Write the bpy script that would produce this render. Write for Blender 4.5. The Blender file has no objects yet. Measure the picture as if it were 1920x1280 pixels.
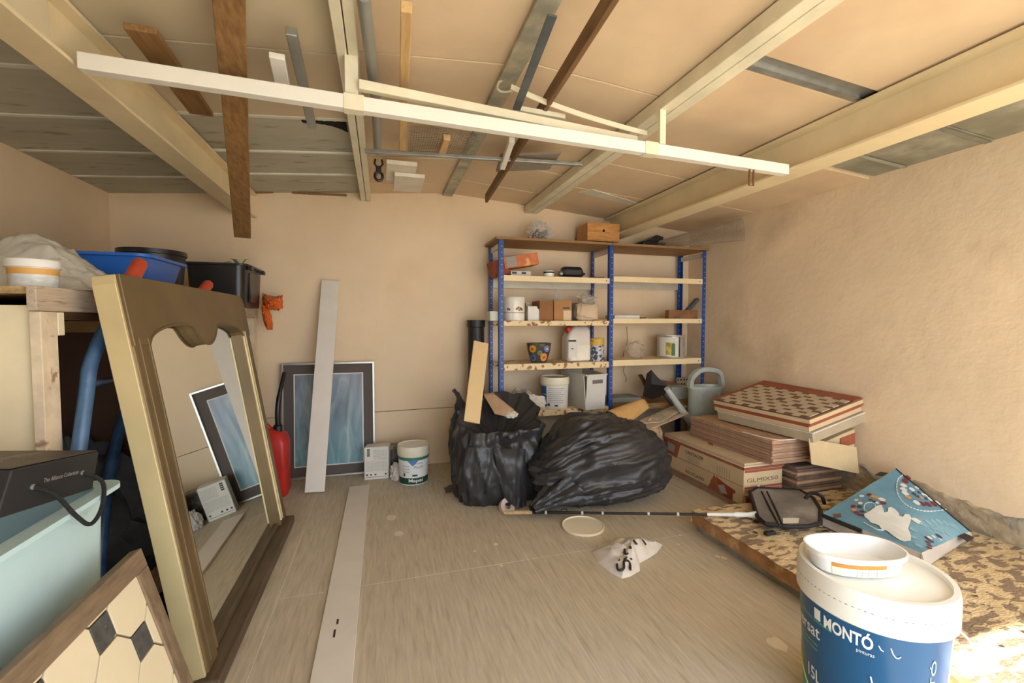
import bpy, math, random
from mathutils import Vector as V, Matrix, noise
random.seed(7)
R = math.radians

# ------------------------------------------------------------------ camera
scn = bpy.context.scene
col = scn.collection
FPX, YAW, PITCH, CZ = 830.0, R(16.44), R(2.48), 1.2
cd = bpy.data.cameras.new('camera'); cam = bpy.data.objects.new('camera', cd); col.objects.link(cam)
cd.sensor_fit = 'HORIZONTAL'; cd.sensor_width = 36.0; cd.lens = FPX / 1920 * 36.0; cd.clip_start = 0.02
cam.location = (0, 0, CZ); cam.rotation_euler = (R(90) - PITCH, 0, -YAW)
scn.camera = cam

# ------------------------------------------------------------------ light
w = bpy.data.worlds.new('sky'); scn.world = w; w.use_nodes = True
wb = w.node_tree.nodes['Background']
wb.inputs[0].default_value = (0.82, 0.92, 1.06, 1); wb.inputs[1].default_value = 2.0
sl = bpy.data.lights.new('sun', 'SUN'); sun = bpy.data.objects.new('sun', sl); col.objects.link(sun)
sl.energy = 8.0; sl.angle = R(0.6); sl.color = (1.0, 0.97, 0.92)
sun.rotation_euler = V((1.0, 0.90, -1.0)).to_track_quat('-Z', 'Y').to_euler()
vs = scn.view_settings
vs.view_transform = 'Standard'; vs.look = 'None'; vs.gamma = 1.0; vs.use_curve_mapping = False
vs.exposure = 1.36

# ------------------------------------------------------------------ pixel -> place helpers (1920x1280 frame)
_f = V((math.sin(YAW) * math.cos(PITCH), math.cos(YAW) * math.cos(PITCH), -math.sin(PITCH)))
_r = V((math.cos(YAW), -math.sin(YAW), 0)); _u = _r.cross(_f); _C = V((0, 0, CZ))
def ray(x, y): return _f + _r * ((x - 960) / FPX) - _u * ((y - 640) / FPX)
def onZ(x, y, z): d = ray(x, y); return _C + d * ((z - CZ) / d.z)
def onY(x, y, Y): d = ray(x, y); return _C + d * (Y / d.y)
def onX(x, y, X): d = ray(x, y); return _C + d * (X / d.x)
XR, ZR, SL = .59, 2.285, .08
def cz(X): return ZR - SL * abs(X - XR)

# ------------------------------------------------------------------ materials
def lin(c):
    return tuple(((x / 255) / 12.92 if x / 255 <= .04045 else ((x / 255 + .055) / 1.055) ** 2.4) for x in c)
MATS = {}
def mat(name, c, rough=.6, metal=0.0, var=.08, scale=6.0, bump=0.0, bscale=60.0, stretch=(1, 1, 1), c2=None, c2scale=3.0,
        c2thr=.55, c2soft=.08, alpha=1.0, trans=0.0, spec=.5, detail=5.0, ior=1.45, coat=0.0):
    if name in MATS: return MATS[name]
    m = bpy.data.materials.new(name); MATS[name] = m; m.use_nodes = True
    n = m.node_tree.nodes; l = m.node_tree.links; b = n['Principled BSDF']
    b.inputs['Roughness'].default_value = rough; b.inputs['Metallic'].default_value = metal
    b.inputs['Specular IOR Level'].default_value = spec; b.inputs['IOR'].default_value = ior
    b.inputs['Alpha'].default_value = alpha; b.inputs['Transmission Weight'].default_value = trans
    b.inputs['Coat Weight'].default_value = coat
    tc = n.new('ShaderNodeTexCoord'); mp = n.new('ShaderNodeMapping'); mp.inputs['Scale'].default_value = stretch
    l.new(tc.outputs['Object'], mp.inputs[0])
    L = lin(c)
    nz = n.new('ShaderNodeTexNoise'); nz.inputs['Scale'].default_value = scale; nz.inputs['Detail'].default_value = detail
    nz.inputs['Roughness'].default_value = .6
    l.new(mp.outputs[0], nz.inputs['Vector'])
    rp = n.new('ShaderNodeValToRGB'); l.new(nz.outputs['Fac'], rp.inputs[0])
    rp.color_ramp.elements[0].position = .3; rp.color_ramp.elements[1].position = .7
    rp.color_ramp.elements[0].color = (*[x * (1 - 2 * var) for x in L], 1)
    rp.color_ramp.elements[1].color = (*[min(1, x * (1 + var)) for x in L], 1)
    out = rp.outputs[0]
    if c2 is not None:
        n2 = n.new('ShaderNodeTexNoise'); n2.inputs['Scale'].default_value = c2scale; n2.inputs['Detail'].default_value = 7
        l.new(mp.outputs[0], n2.inputs['Vector'])
        r2 = n.new('ShaderNodeValToRGB'); l.new(n2.outputs['Fac'], r2.inputs[0])
        r2.color_ramp.elements[0].position = c2thr - c2soft; r2.color_ramp.elements[1].position = c2thr + c2soft
        mx = n.new('ShaderNodeMix'); mx.data_type = 'RGBA'
        l.new(r2.outputs[0], mx.inputs['Factor']); l.new(out, mx.inputs['A']); mx.inputs['B'].default_value = (*lin(c2), 1)
        out = mx.outputs['Result']
    l.new(out, b.inputs['Base Color'])
    if bump:
        n3 = n.new('ShaderNodeTexNoise'); n3.inputs['Scale'].default_value = bscale; n3.inputs['Detail'].default_value = 6
        l.new(mp.outputs[0], n3.inputs['Vector'])
        bp = n.new('ShaderNodeBump'); bp.inputs['Strength'].default_value = bump; bp.inputs['Distance'].default_value = .01
        l.new(n3.outputs['Fac'], bp.inputs['Height']); l.new(bp.outputs[0], b.inputs['Normal'])
    return m

# ------------------------------------------------------------------ mesh building (world coordinates)
class B:
    def __init__(s): s.v = []; s.f = []; s.mi = []; s.cur = 0
    def add(s, vs_, fs):
        o = len(s.v); s.v += [V(p) for p in vs_]; s.f += [tuple(i + o for i in q) for q in fs]; s.mi += [s.cur] * len(fs); return s
    def hexa(s, p):   # 8 points: bottom ring 0-3, top ring 4-7
        return s.add(p, [(3, 2, 1, 0), (4, 5, 6, 7), (0, 1, 5, 4), (1, 2, 6, 5), (2, 3, 7, 6), (3, 0, 4, 7)])
    def box(s, a, b):
        x0, y0, z0 = a; x1, y1, z1 = b
        return s.hexa([(x0, y0, z0), (x1, y0, z0), (x1, y1, z0), (x0, y1, z0), (x0, y0, z1), (x1, y0, z1), (x1, y1, z1), (x0, y1, z1)])
    def frame(s, o, ex, ey, ez, a, b):   # box in a local frame
        o, ex, ey, ez = V(o), V(ex), V(ey), V(ez)
        g = lambda x, y, z: o + ex * x + ey * y + ez * z
        (x0, y0, z0), (x1, y1, z1) = a, b
        return s.hexa([g(x0, y0, z0), g(x1, y0, z0), g(x1, y1, z0), g(x0, y1, z0), g(x0, y0, z1), g(x1, y0, z1), g(x1, y1, z1), g(x0, y1, z1)])
    def bar(s, p, q, w_, h, up=(0, 0, 1)):
        p, q = V(p), V(q); d = (q - p).normalized(); sx = d.cross(V(up))
        if sx.length < 1e-4: sx = d.cross(V((1, 0, 0)))
        sx.normalize(); uz = sx.cross(d).normalized()
        a, b = sx * (w_ / 2), uz * (h / 2)
        return s.hexa([p - a - b, p + a - b, q + a - b, q - a - b, p - a + b, p + a + b, q + a + b, q - a + b])
    def prism(s, poly, ext):
        n = len(poly); ext = V(ext); P = [V(p) for p in poly]
        return s.add(P + [p + ext for p in P], [tuple(range(n - 1, -1, -1)), tuple(range(n, 2 * n))] + [(i, (i + 1) % n, n + (i + 1) % n, n + i) for i in range(n)])
    def tube(s, path, r, n=10, caps=True):
        path = [V(p) for p in path]; rs = r if isinstance(r, (list, tuple)) else [r] * len(path)
        vs_, fs = [], []; prev = None
        for i, p in enumerate(path):
            d = (path[min(i + 1, len(path) - 1)] - path[max(i - 1, 0)]).normalized()
            if prev is None:
                a = d.cross(V((0, 0, 1)));
                if a.length < .05: a = d.cross(V((1, 0, 0)))
            else: a = prev - d * prev.dot(d)
            a.normalize(); prev = a; b = d.cross(a)
            for k in range(n):
                t = 2 * math.pi * k / n; vs_.append(p + (a * math.cos(t) + b * math.sin(t)) * rs[i])
        for i in range(len(path) - 1):
            for k in range(n): fs.append((i * n + k, i * n + (k + 1) % n, (i + 1) * n + (k + 1) % n, (i + 1) * n + k))
        if caps: fs += [tuple(range(n - 1, -1, -1)), tuple(range((len(path) - 1) * n, len(path) * n))]
        return s.add(vs_, fs)
    def lathe(s, c, prof, n=40, ax=None, sx=1.0, sy=1.0):   # prof: (radius, height)
        c = V(c)
        if ax is None: ex, ey, ez = V((1, 0, 0)), V((0, 1, 0)), V((0, 0, 1))
        else:
            ez = V(ax).normalized(); ex = ez.cross(V((0, 0, 1)))
            if ex.length < .01: ex = V((1, 0, 0))
            ex.normalize(); ey = ez.cross(ex)
        vs_, fs = [], []
        for (r, h) in prof:
            for k in range(n):
                t = 2 * math.pi * k / n; vs_.append(c + ex * (r * sx * math.cos(t)) + ey * (r * sy * math.sin(t)) + ez * h)
        for i in range(len(prof) - 1):
            for k in range(n): fs.append((i * n + k, i * n + (k + 1) % n, (i + 1) * n + (k + 1) % n, (i + 1) * n + k))
        if prof[0][0] > 1e-5: fs.append(tuple(range(n - 1, -1, -1)))
        if prof[-1][0] > 1e-5: fs.append(tuple(range((len(prof) - 1) * n, len(prof) * n)))
        return s.add(vs_, fs)
    def surf(s, fn, nu, nv, cu=False):
        vs_, fs = [], []; ku = nu if cu else nu + 1
        for j in range(nv + 1):
            for i in range(ku): vs_.append(V(fn(i / nu, j / nv)))
        for j in range(nv):
            for i in range(nu): fs.append((j * ku + i, j * ku + (i + 1) % ku, (j + 1) * ku + (i + 1) % ku, (j + 1) * ku + i))
        return s.add(vs_, fs)
    def build(s, name, m, parent=None, bevel=0.0, smooth=False, ang=40, kind=None, label=None, solid=0.0, sub=0):
        me = bpy.data.meshes.new(name)
        if parent is not None: o0 = world_loc(parent)
        else:
            xs = [p.x for p in s.v]; ys = [p.y for p in s.v]; o0 = V(((min(xs) + max(xs)) / 2, (min(ys) + max(ys)) / 2, min(p.z for p in s.v)))
        me.from_pydata([tuple(p - o0) for p in s.v], [], s.f)
        for mm in (m if isinstance(m, (list, tuple)) else [m]): me.materials.append(mm)
        if isinstance(m, (list, tuple)):
            for pl, k in zip(me.polygons, s.mi): pl.material_index = k
        me.validate(); me.update()
        if smooth: me.shade_smooth(); me.set_sharp_from_angle(angle=R(ang))
        o = bpy.data.objects.new(name, me); col.objects.link(o)
        if parent is not None: o.parent = parent
        else: o.location = o0
        if solid: md = o.modifiers.new('solid', 'SOLIDIFY'); md.thickness = solid; md.offset = 0
        if bevel: md = o.modifiers.new('bevel', 'BEVEL'); md.width = bevel; md.segments = 2; md.limit_method = 'ANGLE'; md.angle_limit = R(40)
        if sub: md = o.modifiers.new('sub', 'SUBSURF'); md.levels = sub; md.render_levels = sub
        if kind: o['kind'] = kind
        if label: o['label'] = label
        return o
def world_loc(o):
    p = V((0, 0, 0))
    while o is not None: p = p + o.location; o = o.parent
    return p
def tag(o, label, cat, group=None):
    o['label'] = label; o['category'] = cat; o['kind'] = 'thing'
    if group: o['group'] = group
    return o
def thing(name, loc, label, cat, group=None):
    o = bpy.data.objects.new(name, None); col.objects.link(o); o.location = loc; o.empty_display_size = .05
    return tag(o, label, cat, group)
def struct(o): o['kind'] = 'structure'; return o
def text_geo(s_, bold=0.0):
    cu = bpy.data.curves.new('t', 'FONT'); cu.body = s_; cu.resolution_u = 3; cu.offset = bold
    ob = bpy.data.objects.new('t', cu); me = bpy.data.meshes.new_from_object(ob)
    vs_ = [v.co.copy() for v in me.vertices]; fs = [tuple(p.vertices) for p in me.polygons]
    bpy.data.objects.remove(ob); bpy.data.meshes.remove(me); bpy.data.curves.remove(cu)
    xs = [v.x for v in vs_]; ys = [v.y for v in vs_]; x0, x1, y0, y1 = min(xs), max(xs), min(ys), max(ys)
    return [((v.x - x0) / (x1 - x0), (v.y - y0) / (y1 - y0)) for v in vs_], fs
def text_on(s_, fn, m, parent, name='lettering', bold=0.0):   # fn maps (0..1, 0..1) to a world point
    uv, fs = text_geo(s_, bold); b = B(); b.add([fn(*p) for p in uv], fs); return b.build(name, m, parent)
def flat(o, ex, ey):
    o, ex, ey = V(o), V(ex), V(ey); return lambda u, v: o + ex * u + ey * v
def fbm(p, o=4): return noise.fractal(V(p), 1.0, 2.0, o)

# ------------------------------------------------------------------ palette
peach = mat('peach_plaster', (235, 211, 177), .9, var=.035, scale=1.6, bump=.35, bscale=14, c2=(222, 194, 156), c2scale=.9, c2thr=.62, c2soft=.12)
def mud_mat():
    m = mat('crumbling_plaster', (184, 166, 138), .95, var=.18, scale=9, bump=1.0, bscale=26, c2=(150, 142, 126), c2scale=6, c2thr=.55, c2soft=.04); return m
peach_r = mat('peach_plaster_stained', (235, 211, 177), .9, var=.04, scale=1.6, bump=.45, bscale=14, c2=(206, 182, 148), c2scale=1.5, c2thr=.64, c2soft=.09)
travertine = mat('travertine_tile', (198, 186, 162), .55, var=.10, scale=6, stretch=(12, 1.1, 4), bump=.05, bscale=20, c2=(172, 156, 130), c2scale=5, c2thr=.64, c2soft=.10, detail=8)
grout = mat('grout', (226, 216, 196), .9)
concrete = mat('concrete', (190, 184, 172), .9, var=.1)
foam_peach = mat('peach_ceiling_board', (226, 201, 166), .85, var=.06, scale=1.8, bump=.12, bscale=18, c2=(210, 182, 150), c2scale=1.5, c2thr=.63, c2soft=.1)
foam_pale = mat('pale_ceiling_board', (205, 192, 160), .85, var=.05, scale=1.5, c2=(210, 190, 160), c2scale=1.1, c2thr=.52, c2soft=.12)
sheet_white = mat('dirty_white_sheet', (186, 182, 164), .7, var=.08, scale=2.5, stretch=(1, 3, 1), c2=(150, 140, 116), c2scale=6, c2thr=.64, c2soft=.06)
strip_white = mat('white_joint_strip', (222, 220, 204), .6)
fibre_grey = mat('fibre_cement', (168, 164, 146), .85, var=.2, scale=7, c2=(136, 132, 112), c2scale=3, c2thr=.52, c2soft=.1)
cream_paint = mat('cream_paint', (232, 214, 174), .55, var=.05, scale=4, bump=.06, bscale=90)
cream_pale = mat('pale_cream_paint', (232, 224, 196), .55, var=.08, scale=6)
white_paint = mat('white_lacquer', (240, 236, 224), .35, var=.03)
galv = mat('galvanised_steel', (168, 170, 166), .45, metal=.7, var=.12, scale=14)
wood_brown = mat('brown_wood', (142, 106, 64), .6, var=.2, scale=5, stretch=(14, 1, 14), bump=.08)
wood_dark = mat('dark_wood', (126, 94, 62), .6, var=.2, scale=5, stretch=(14, 1, 14))
wood_pale = mat('pale_wood', (216, 178, 122), .65, var=.12, scale=5, stretch=(10, 1, 10))

# ================================================================== SETTING
LW, RW, BW, FW = -1.80, 2.95, 3.77, -0.55      # inner faces of the walls
# ground outside the doorway
b = B(); b.box((-14, -16, -.30), (16, FW - .02, -.06)); struct(b.build('floor_yard', concrete))
# floor: slab and single tiles
fl = struct(B().box((LW - .2, FW - .0, -.25), (RW + .2, BW + .2, -.0012)).build('floor', grout))
TX = [LW - .1, -1.59, -.445, .70, 1.845, RW + .1]; TY = [FW, .95, 2.08, 3.21, BW + .1]
for i in range(len(TX) - 1):
    for j in range(len(TY) - 1):
        b = B(); b.box((TX[i] + .0018, TY[j] + .0018, -.001), (TX[i + 1] - .0018, TY[j + 1] - .0018, 0)); b.build('tile', travertine, fl, bevel=.0006)

def grid_wall(name, o, eu, ev, lu, lv, nrm, topf, amp, m, nu=60, nv=36):
    # hand-plastered wall: a thick slab whose inner face waves by a few millimetres
    o, eu, ev, nrm = V(o), V(eu), V(ev), V(nrm); b = B()
    def inner(u, v):
        h = topf(u) * v
        p = o + eu * (lu * u) + ev * h
        return p + nrm * (amp * (fbm((p.x * 1.3 + 3, p.y * 1.3, p.z * 1.3)) * .6 + fbm((p.x * 5, p.y * 5, p.z * 5 + 9)) * .25))
    b.surf(inner, nu, nv)
    b.surf(lambda u, v: o + eu * (lu * u) + ev * (topf(u) * v) - nrm * .2, 1, 1)
    return struct(b.build(name, m, smooth=True))
bwx0, bwx1 = LW - .2, RW + .2
gable = lambda u: cz(bwx0 + u * (bwx1 - bwx0)) + .06
def back_top(u): return gable(u)
# back wall in two lifts: the lower one stands a little proud along a crack at 0.47 m
b = B(); LWZ = .47
def bw_in(u, v):
    x = bwx0 + u * (bwx1 - bwx0); z = LWZ + .004 * math.sin(x * 3) + (gable(u) - LWZ) * v
    return V((x, BW - .005 * fbm((x * 1.4, 2, z * 1.4)) - .002 * fbm((x * 6, 5, z * 6)), z))
b.surf(bw_in, 90, 50)
wall_back = struct(b.build('wall_back', peach, smooth=True))
b = B()
def bw_lo(u, v):
    x = bwx0 + u * (bwx1 - bwx0); z = (LWZ + .004 * math.sin(x * 3) - .004 + .003 * fbm((x * 20, 0, 0))) * v
    return V((x, BW - .012 - .004 * fbm((x * 1.4, 7, z * 1.4)) - .002 * fbm((x * 6, 5, z * 6)), z))
b.surf(bw_lo, 90, 14)
b.surf(lambda u, v: V((bwx0 + u * (bwx1 - bwx0), BW - .013 + .03 * v, bw_lo(u, 1).z)), 90, 1)
b.build('wall_base', peach, wall_back, smooth=True)
b = B()
def hole(u): x = bwx0 + u * (bwx1 - bwx0); return gable(u)
b.prism([(bwx0, BW + .03, 0), (bwx1, BW + .03, 0), (bwx1, BW + .03, cz(bwx1) + .06), (XR, BW + .03, ZR + .06), (bwx0, BW + .03, cz(bwx0) + .06)], (0, .17, 0))
b.build('wall_core', peach, wall_back)
one = lambda h: (lambda u: h)
wall_left = grid_wall('wall_left', (LW, BW + .03, 0), (0, -1, 0), (0, 0, 1), BW + .03 - FW, 1, (1, 0, 0), one(cz(LW) + .05), .006, peach)
wall_right = grid_wall('wall_right', (RW, FW, 0), (0, 1, 0), (0, 0, 1), BW + .03 - FW, 1, (-1, 0, 0), one(cz(RW) + .05), .010, peach_r, 90, 50)
# bare, crumbled plinth along the right wall
b = B()
def plinth(u, v):
    y = FW + u * (BW - FW); top = .275 + .05 * fbm((y * 2.2, 1, 0)) + .035 * fbm((y * 9, 4, 0)) + .05 * (y - 1.6)
    top = max(.2, min(top, .42)); z = top * v
    d = .016 + .012 * fbm((y * 7, 3, z * 14)) + .006 * fbm((y * 25, 8, z * 40))
    if v > .93: d = -.01
    return V((RW - d, y, z))
b.surf(plinth, 260, 26)
struct(b.build('baseboard_right', mud_mat(), smooth=True, ang=60))
# front wall round the wide doorway behind the camera; its unseen left part is shaped to bound the sun patch
fw = B(); fw.box((LW - .2, FW - .2, 0), (-.27, FW, 2.3)); fw.box((RW - .05, FW - .2, 0), (RW + .2, FW, 2.3)); fw.box((-.27, FW - .2, 2.02), (RW - .05, FW, 2.42))
struct(fw.build('wall_front', peach))

# ceiling: roof sheets and single boards below them
roof = B()
for (x0, x1) in ((LW - .25, XR), (XR, RW + .25)):
    roof.hexa([(x0, FW - .2, cz(x0) + .035), (x1, FW - .2, cz(x1) + .035), (x1, BW + .25, cz(x1) + .035), (x0, BW + .25, cz(x0) + .035),
               (x0, FW - .2, cz(x0) + .09), (x1, FW - .2, cz(x1) + .09), (x1, BW + .25, cz(x1) + .09), (x0, BW + .25, cz(x0) + .09)])
ceiling = struct(roof.build('ceiling', mat('roof_sheet', (120, 112, 96), .8)))
def board(x0, x1, y0, y1, m, t=.03, g=.004, dz=None, name='ceiling_board'):
    d = [random.uniform(-.003, .003) if dz is None else dz for _ in range(4)]; g2 = g
    x0 += g2; x1 -= g2; y0 += g2; y1 -= g2
    b = B(); q = [(x0, y0), (x1, y0), (x1, y1), (x0, y1)]
    b.hexa([(x, y, cz(x) + d[k]) for k, (x, y) in enumerate(q)] + [(x, y, cz(x) + t) for (x, y) in q])
    return b.build(name, m, ceiling, bevel=.002)
XLB, XPL, XRB, XPR, XIR = -.94, -.105, .545, 1.285, 2.08
yl = [FW - .3, .9, 1.68, 2.10, 2.53, 2.97, 3.39, BW + .02]
for a, c in zip(yl[:-1], yl[1:]):
    board(LW - .1, XLB, a, c, sheet_white, dz=0)
    if a > 1: B().box((LW, a - .014, cz(XLB) - .075), (LW + .001, a - .013, cz(XLB) - .074)) if False else None
def joint(x0, x1, y, m=strip_white, w_=.022, d=.006, name='joint_strip'):
    b = B(); b.hexa([(x0, y - w_ / 2, cz(x0) - d), (x1, y - w_ / 2, cz(x1) - d), (x1, y + w_ / 2, cz(x1) - d), (x0, y + w_ / 2, cz(x0) - d),
                     (x0, y - w_ / 2, cz(x0) + .006), (x1, y - w_ / 2, cz(x1) + .006), (x1, y + w_ / 2, cz(x1) + .006), (x0, y + w_ / 2, cz(x0) + .006)])
    return b.build(name, m, ceiling)
for y in yl[2:-1]: joint(LW + .01, XLB - .03, y)
for y in (2.43, 2.90, 3.31): joint(XLB + .02, XPL - .04, y, w_=.026 if y < 2.5 else .018)
for a, c in ((2.43, 2.90), (2.90, 3.31), (3.31, BW + .02)): board(XLB, XPL, a, c, sheet_white, dz=.004)
for a, c in ((FW - .3, .75), (.75, 1.86), (1.86, 2.425)): board(XLB, XPL, a, c, foam_pale, t=.032)
for a, c in ((FW - .3, .72), (.72, 1.83), (1.83, 2.95), (2.95, 3.5), (3.5, BW + .02)): board(XPL, XR - .02, a, c, foam_peach, dz=None)
for a, c in ((FW - .3, .70), (.70, 1.80), (1.80, 2.93), (2.93, 3.40), (3.40, BW + .02)): board(XR - .01, XPR, a, c, foam_peach)
for a, c in ((FW - .3, .35), (.35, 1.40), (1.49, 2.60), (2.60, 3.12), (3.12, BW + .02)): board(XPR, XIR, a, c, foam_peach)
for a, c in ((2.07, 2.95), (2.95, BW + .02)): board(XIR, RW + .1, a, c, foam_peach)
for a, c in ((FW - .3, .6), (.6, 1.02), (1.02, 1.475), (1.475, 1.86), (1.86, 2.05)): board(XIR, RW + .1, a, c, fibre_grey, dz=.012)
joint(XIR + .05, RW, 1.87, strip_white, .03, -.006)
joint(XIR + .05, RW, 1.50, mat('stained_strip', (196, 190, 172), .8, var=.15), .03, -.006)
# grey metal strip showing in the open joint on the right slope
b = B(); b.hexa([(x, y, cz(x) + z) for z in (.012, .02) for (x, y) in ((XPR + .05, 1.40), (XIR - .05, 1.40), (XIR - .05, 1.49), (XPR + .05, 1.49))])
b.hexa([(x, y, cz(x) + z) for z in (-.002, .014) for (x, y) in ((XPR + .06, 1.455), (XIR - .08, 1.455), (XIR - .08, 1.485), (XPR + .06, 1.485))])
b.build('metal_strip', galv, ceiling)
# torn hole at the edge of the pale boards: dark gap with ragged flap
b = B(); pts = []
for k in range(13):
    t = k / 12; x = -.37 + .21 * t; pts.append((x, 2.46 + .012 * math.sin(k * 2.3), cz(x) - .0015))
for k in range(13):
    t = 1 - k / 12; x = -.37 + .21 * t; pts.append((x, 2.49 + .10 * t ** 3 + .012 * math.sin(k * 3.1), cz(x) - .0015))
b.prism(pts, (0, 0, .004)); b.build('torn_gap', mat('dark_void', (34, 24, 18), .95), ceiling)

# beams
def ibeam(xw, w_, zb, label):
    zt = cz(xw) - .001; t = thing('roof_beam', (xw, BW - .05, zb), label, 'beam', None)
    B().box((xw - .011, FW - .1, zb + .012), (xw + .011, BW - .005, zt - .012)).build('web', cream_paint, t)
    B().box((xw - w_ / 2, FW - .1, zb), (xw + w_ / 2, BW - .005, zb + .013)).build('lower_flange', cream_paint, t, bevel=.002)
    b = B(); b.box((xw - w_ / 2, FW - .1, zt - .016), (xw + w_ / 2, BW - .005, zt - .004)); b.build('upper_flange', cream_paint, t)
    # rolled fillets inside
    for s_ in (-1, 1):
        b = B(); b.prism([(xw + s_ * .011, FW - .1, zb + .013), (xw + s_ * .03, FW - .1, zb + .013), (xw + s_ * .011, FW - .1, zb + .034)], (0, BW - .005 - FW + .1, 0)); b.build('fillet', cream_paint, t)
    return t
beam_l = ibeam(XLB, .115, 1.98, 'thick cream painted steel I-beam above the workbench on the left')
ibeam(XIR, .15, 1.975, 'thick cream painted steel I-beam running above the right side of the blue shelving')
B().box((XLB + .012, FW, 1.994), (XLB + .055, 1.60, 2.145)).build('foam_filler', foam_pale, beam_l, bevel=.004)
def purlin(x, w_, h, label, two=True, m=cream_pale, y1=BW + .05):
    t = thing('roof_purlin', (x, BW - .05, cz(x) - h), label, 'beam')
    if two:
        for s_ in (-1, 1):
            b = B(); zt = cz(x) - .004; xa, xb = (x + .002, x + w_ / 2) if s_ > 0 else (x - w_ / 2, x - .002)
            b.box((xa, FW - .1, zt - h), (xb, BW - .008, zt)); b.build('channel', m, t, bevel=.003)
    else:
        b = B(); zt = cz(x) - .004; b.box((x - w_ / 2, FW - .1, zt - h), (x + w_ / 2, BW - .008, zt)); b.build('channel', m, t, bevel=.003)
    return t
purlin(XPL, .075, .062, 'double cream steel purlin running to the back wall left of the ridge')
pr = purlin(XR - .045, .08, .022, 'flat greyish purlin strip along the ridge of the ceiling', False, mat('worn_ridge_strip', (196, 188, 162), .6, var=.2, scale=9, c2=(150, 150, 140), c2scale=5))
purlin(XPR, .12, .062, 'double cream steel purlin running to the back wall between ridge and right I-beam')

for o in list(col.objects):
    if o.name.startswith(('roof_beam', 'roof_purlin')): o['kind'] = 'structure'
# ------------------------------------------------------------------ bars slung below the ceiling
WBZ = 1.985
t = thing('cross_bar', (.5, 1.76, WBZ - .025), 'long white square tube spanning between the two I-beams', 'bar')
p0, p1 = V((-.87, 1.70, 1.99)), V((2.0, 1.815, 1.978))
def along(x): return p0 + (p1 - p0) * ((x - p0.x) / (p1.x - p0.x))
B().bar(p0, p1, .04, .05).build('tube', white_paint, t, bevel=.003)
for x in (-.085, 1.175):
    c = along(x); B().bar(c - V((.035, .0014, 0)), c + V((.035, .0014, 0)), .046, .056).build('painted_sleeve', cream_pale, t, bevel=.002)
B().box((-.115, 1.74, WBZ + .022), (-.07, 1.76, cz(-.1) - .066)).build('hanger', cream_pale, t)
B().box((1.225, 1.775, WBZ + .026), (1.255, 1.79, cz(1.23) - .066)).build('hanger', cream_pale, t)
t = thing('rusty_bracket', (1.93, 1.80, 1.9), 'small rusty loop bracket at the right end of the white tube', 'bracket')
c = onY(1409, 330, 1.76)
b = B(); b.tube([c + V((-.012, 0, .03)), c + V((-.012, 0, -.045)), c + V((.012, 0, -.045)), c + V((.012, 0, .03))], .0045, 8)
t.location = c; b.build('loop', mat('rust', (120, 74, 44), .8, var=.2), t)
def stick(name, p, q, w_, h, m, label, cat, up=(0, 0, 1), bevel=.003, group=None):
    return tag(B().bar(p, q, w_, h, up).build(name, m, bevel=bevel), label, cat, group)
p, q = onZ(672, 166, 2.045), onZ(1192, 264, 2.045)
o = stick('cream_bar', p + V((0, 0, .012)), q, .03, .034, cream_pale, 'cream wooden bar with small screw holes just above the white tube', 'bar')
p, q = onZ(684, 283, 2.125), onZ(1092, 308, 2.115)
stick('metal_channel', p, q, .024, .02, galv, 'thin galvanised rail slung below the ridge between the two purlins', 'rail')
# cream bent strip
def curve_pts(a, m_, c, n=14): return [a * ((1 - t) ** 2) + m_ * (2 * t * (1 - t)) + c * t * t for t in [i / n for i in range(n + 1)]]
a, m_, c = onZ(958, 163, 2.16), onZ(1060, 212, 2.10), onZ(1212, 250, 2.09)
pts = curve_pts(a, m_, c); b = B()
for i in range(len(pts) - 1): b.bar(pts[i], pts[i + 1] + (pts[i + 1] - pts[i]) * .05, .006, .022)
tag(b.build('bent_strip', cream_pale), 'bent cream strip curving from the ridge to the right purlin', 'strip')
# rope knot around the ridge
b = B(); c0 = onZ(955, 163, 2.245)
pts = [c0 + V((.055 * math.cos(t), .02 * math.sin(2 * t), .02 * math.sin(t) - .0)) for t in [i * .45 for i in range(22)]]
b.tube(pts, .005, 6); tag(b.build('rope_knot', cream_pale, smooth=True), 'knot of painted rope tied at the ridge strip', 'rope')
# boards and bars pushed behind the tubes
p = onZ(424, -90, 2.19); q = onY(455, 443, 2.95)
stick('plank', p, q, .085, .022, wood_brown, 'long brown plank sloping down from the ceiling with its end hanging free', 'plank')
stick('plank', onZ(262, 52, 2.09), onZ(378, 212, 2.075), .085, .02, wood_brown, 'short brown plank with a broken edge lying on the white tube', 'plank')
stick('batten', onZ(762, 12, 2.15), onZ(754, 284, 2.15), .034, .034, wood_pale, 'thin wooden batten lying over the bars left of the ridge', 'batten')
stick('plank', onZ(1168, -40, 2.16), onZ(912, 372, 2.12), .02, .062, wood_dark, 'long dark brown plank on edge beside the ridge', 'plank')
stick('metal_strip', onZ(1036, 28, 2.20), onZ(968, 206, 2.10), .035, .006, mat('blue_grey_steel', (104, 110, 112), .5, metal=.5, var=.2), 'dark grey perforated steel strip hanging at the ridge', 'strip')
b = B(); b.tube([onZ(681, -10, 2.155), onZ(706, 200, 2.155), onZ(708, 284, 2.155)], .021, 14)
tag(b.build('conduit_pipe', mat('grey_pvc', (142, 142, 134), .4), smooth=True), 'grey plastic pipe lying beside the left purlin', 'pipe')
stick('white_channel', onZ(519, 104, 2.12), onZ(534, 178, 2.09), .05, .022, white_paint, 'short white channel leaning on the white tube', 'profile')
stick('metal_profile', onZ(546, 58, 2.14), onZ(585, 236, 2.09), .034, .03, mat('bare_aluminium', (176, 178, 174), .35, metal=.8, var=.1), 'bare aluminium profile leaning over the white tube', 'profile')
stick('white_pipe', onZ(960, 262, 2.13), onZ(942, 314, 2.10), .03, .03, white_paint, 'bent white pipe end below the ridge', 'pipe')
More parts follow.
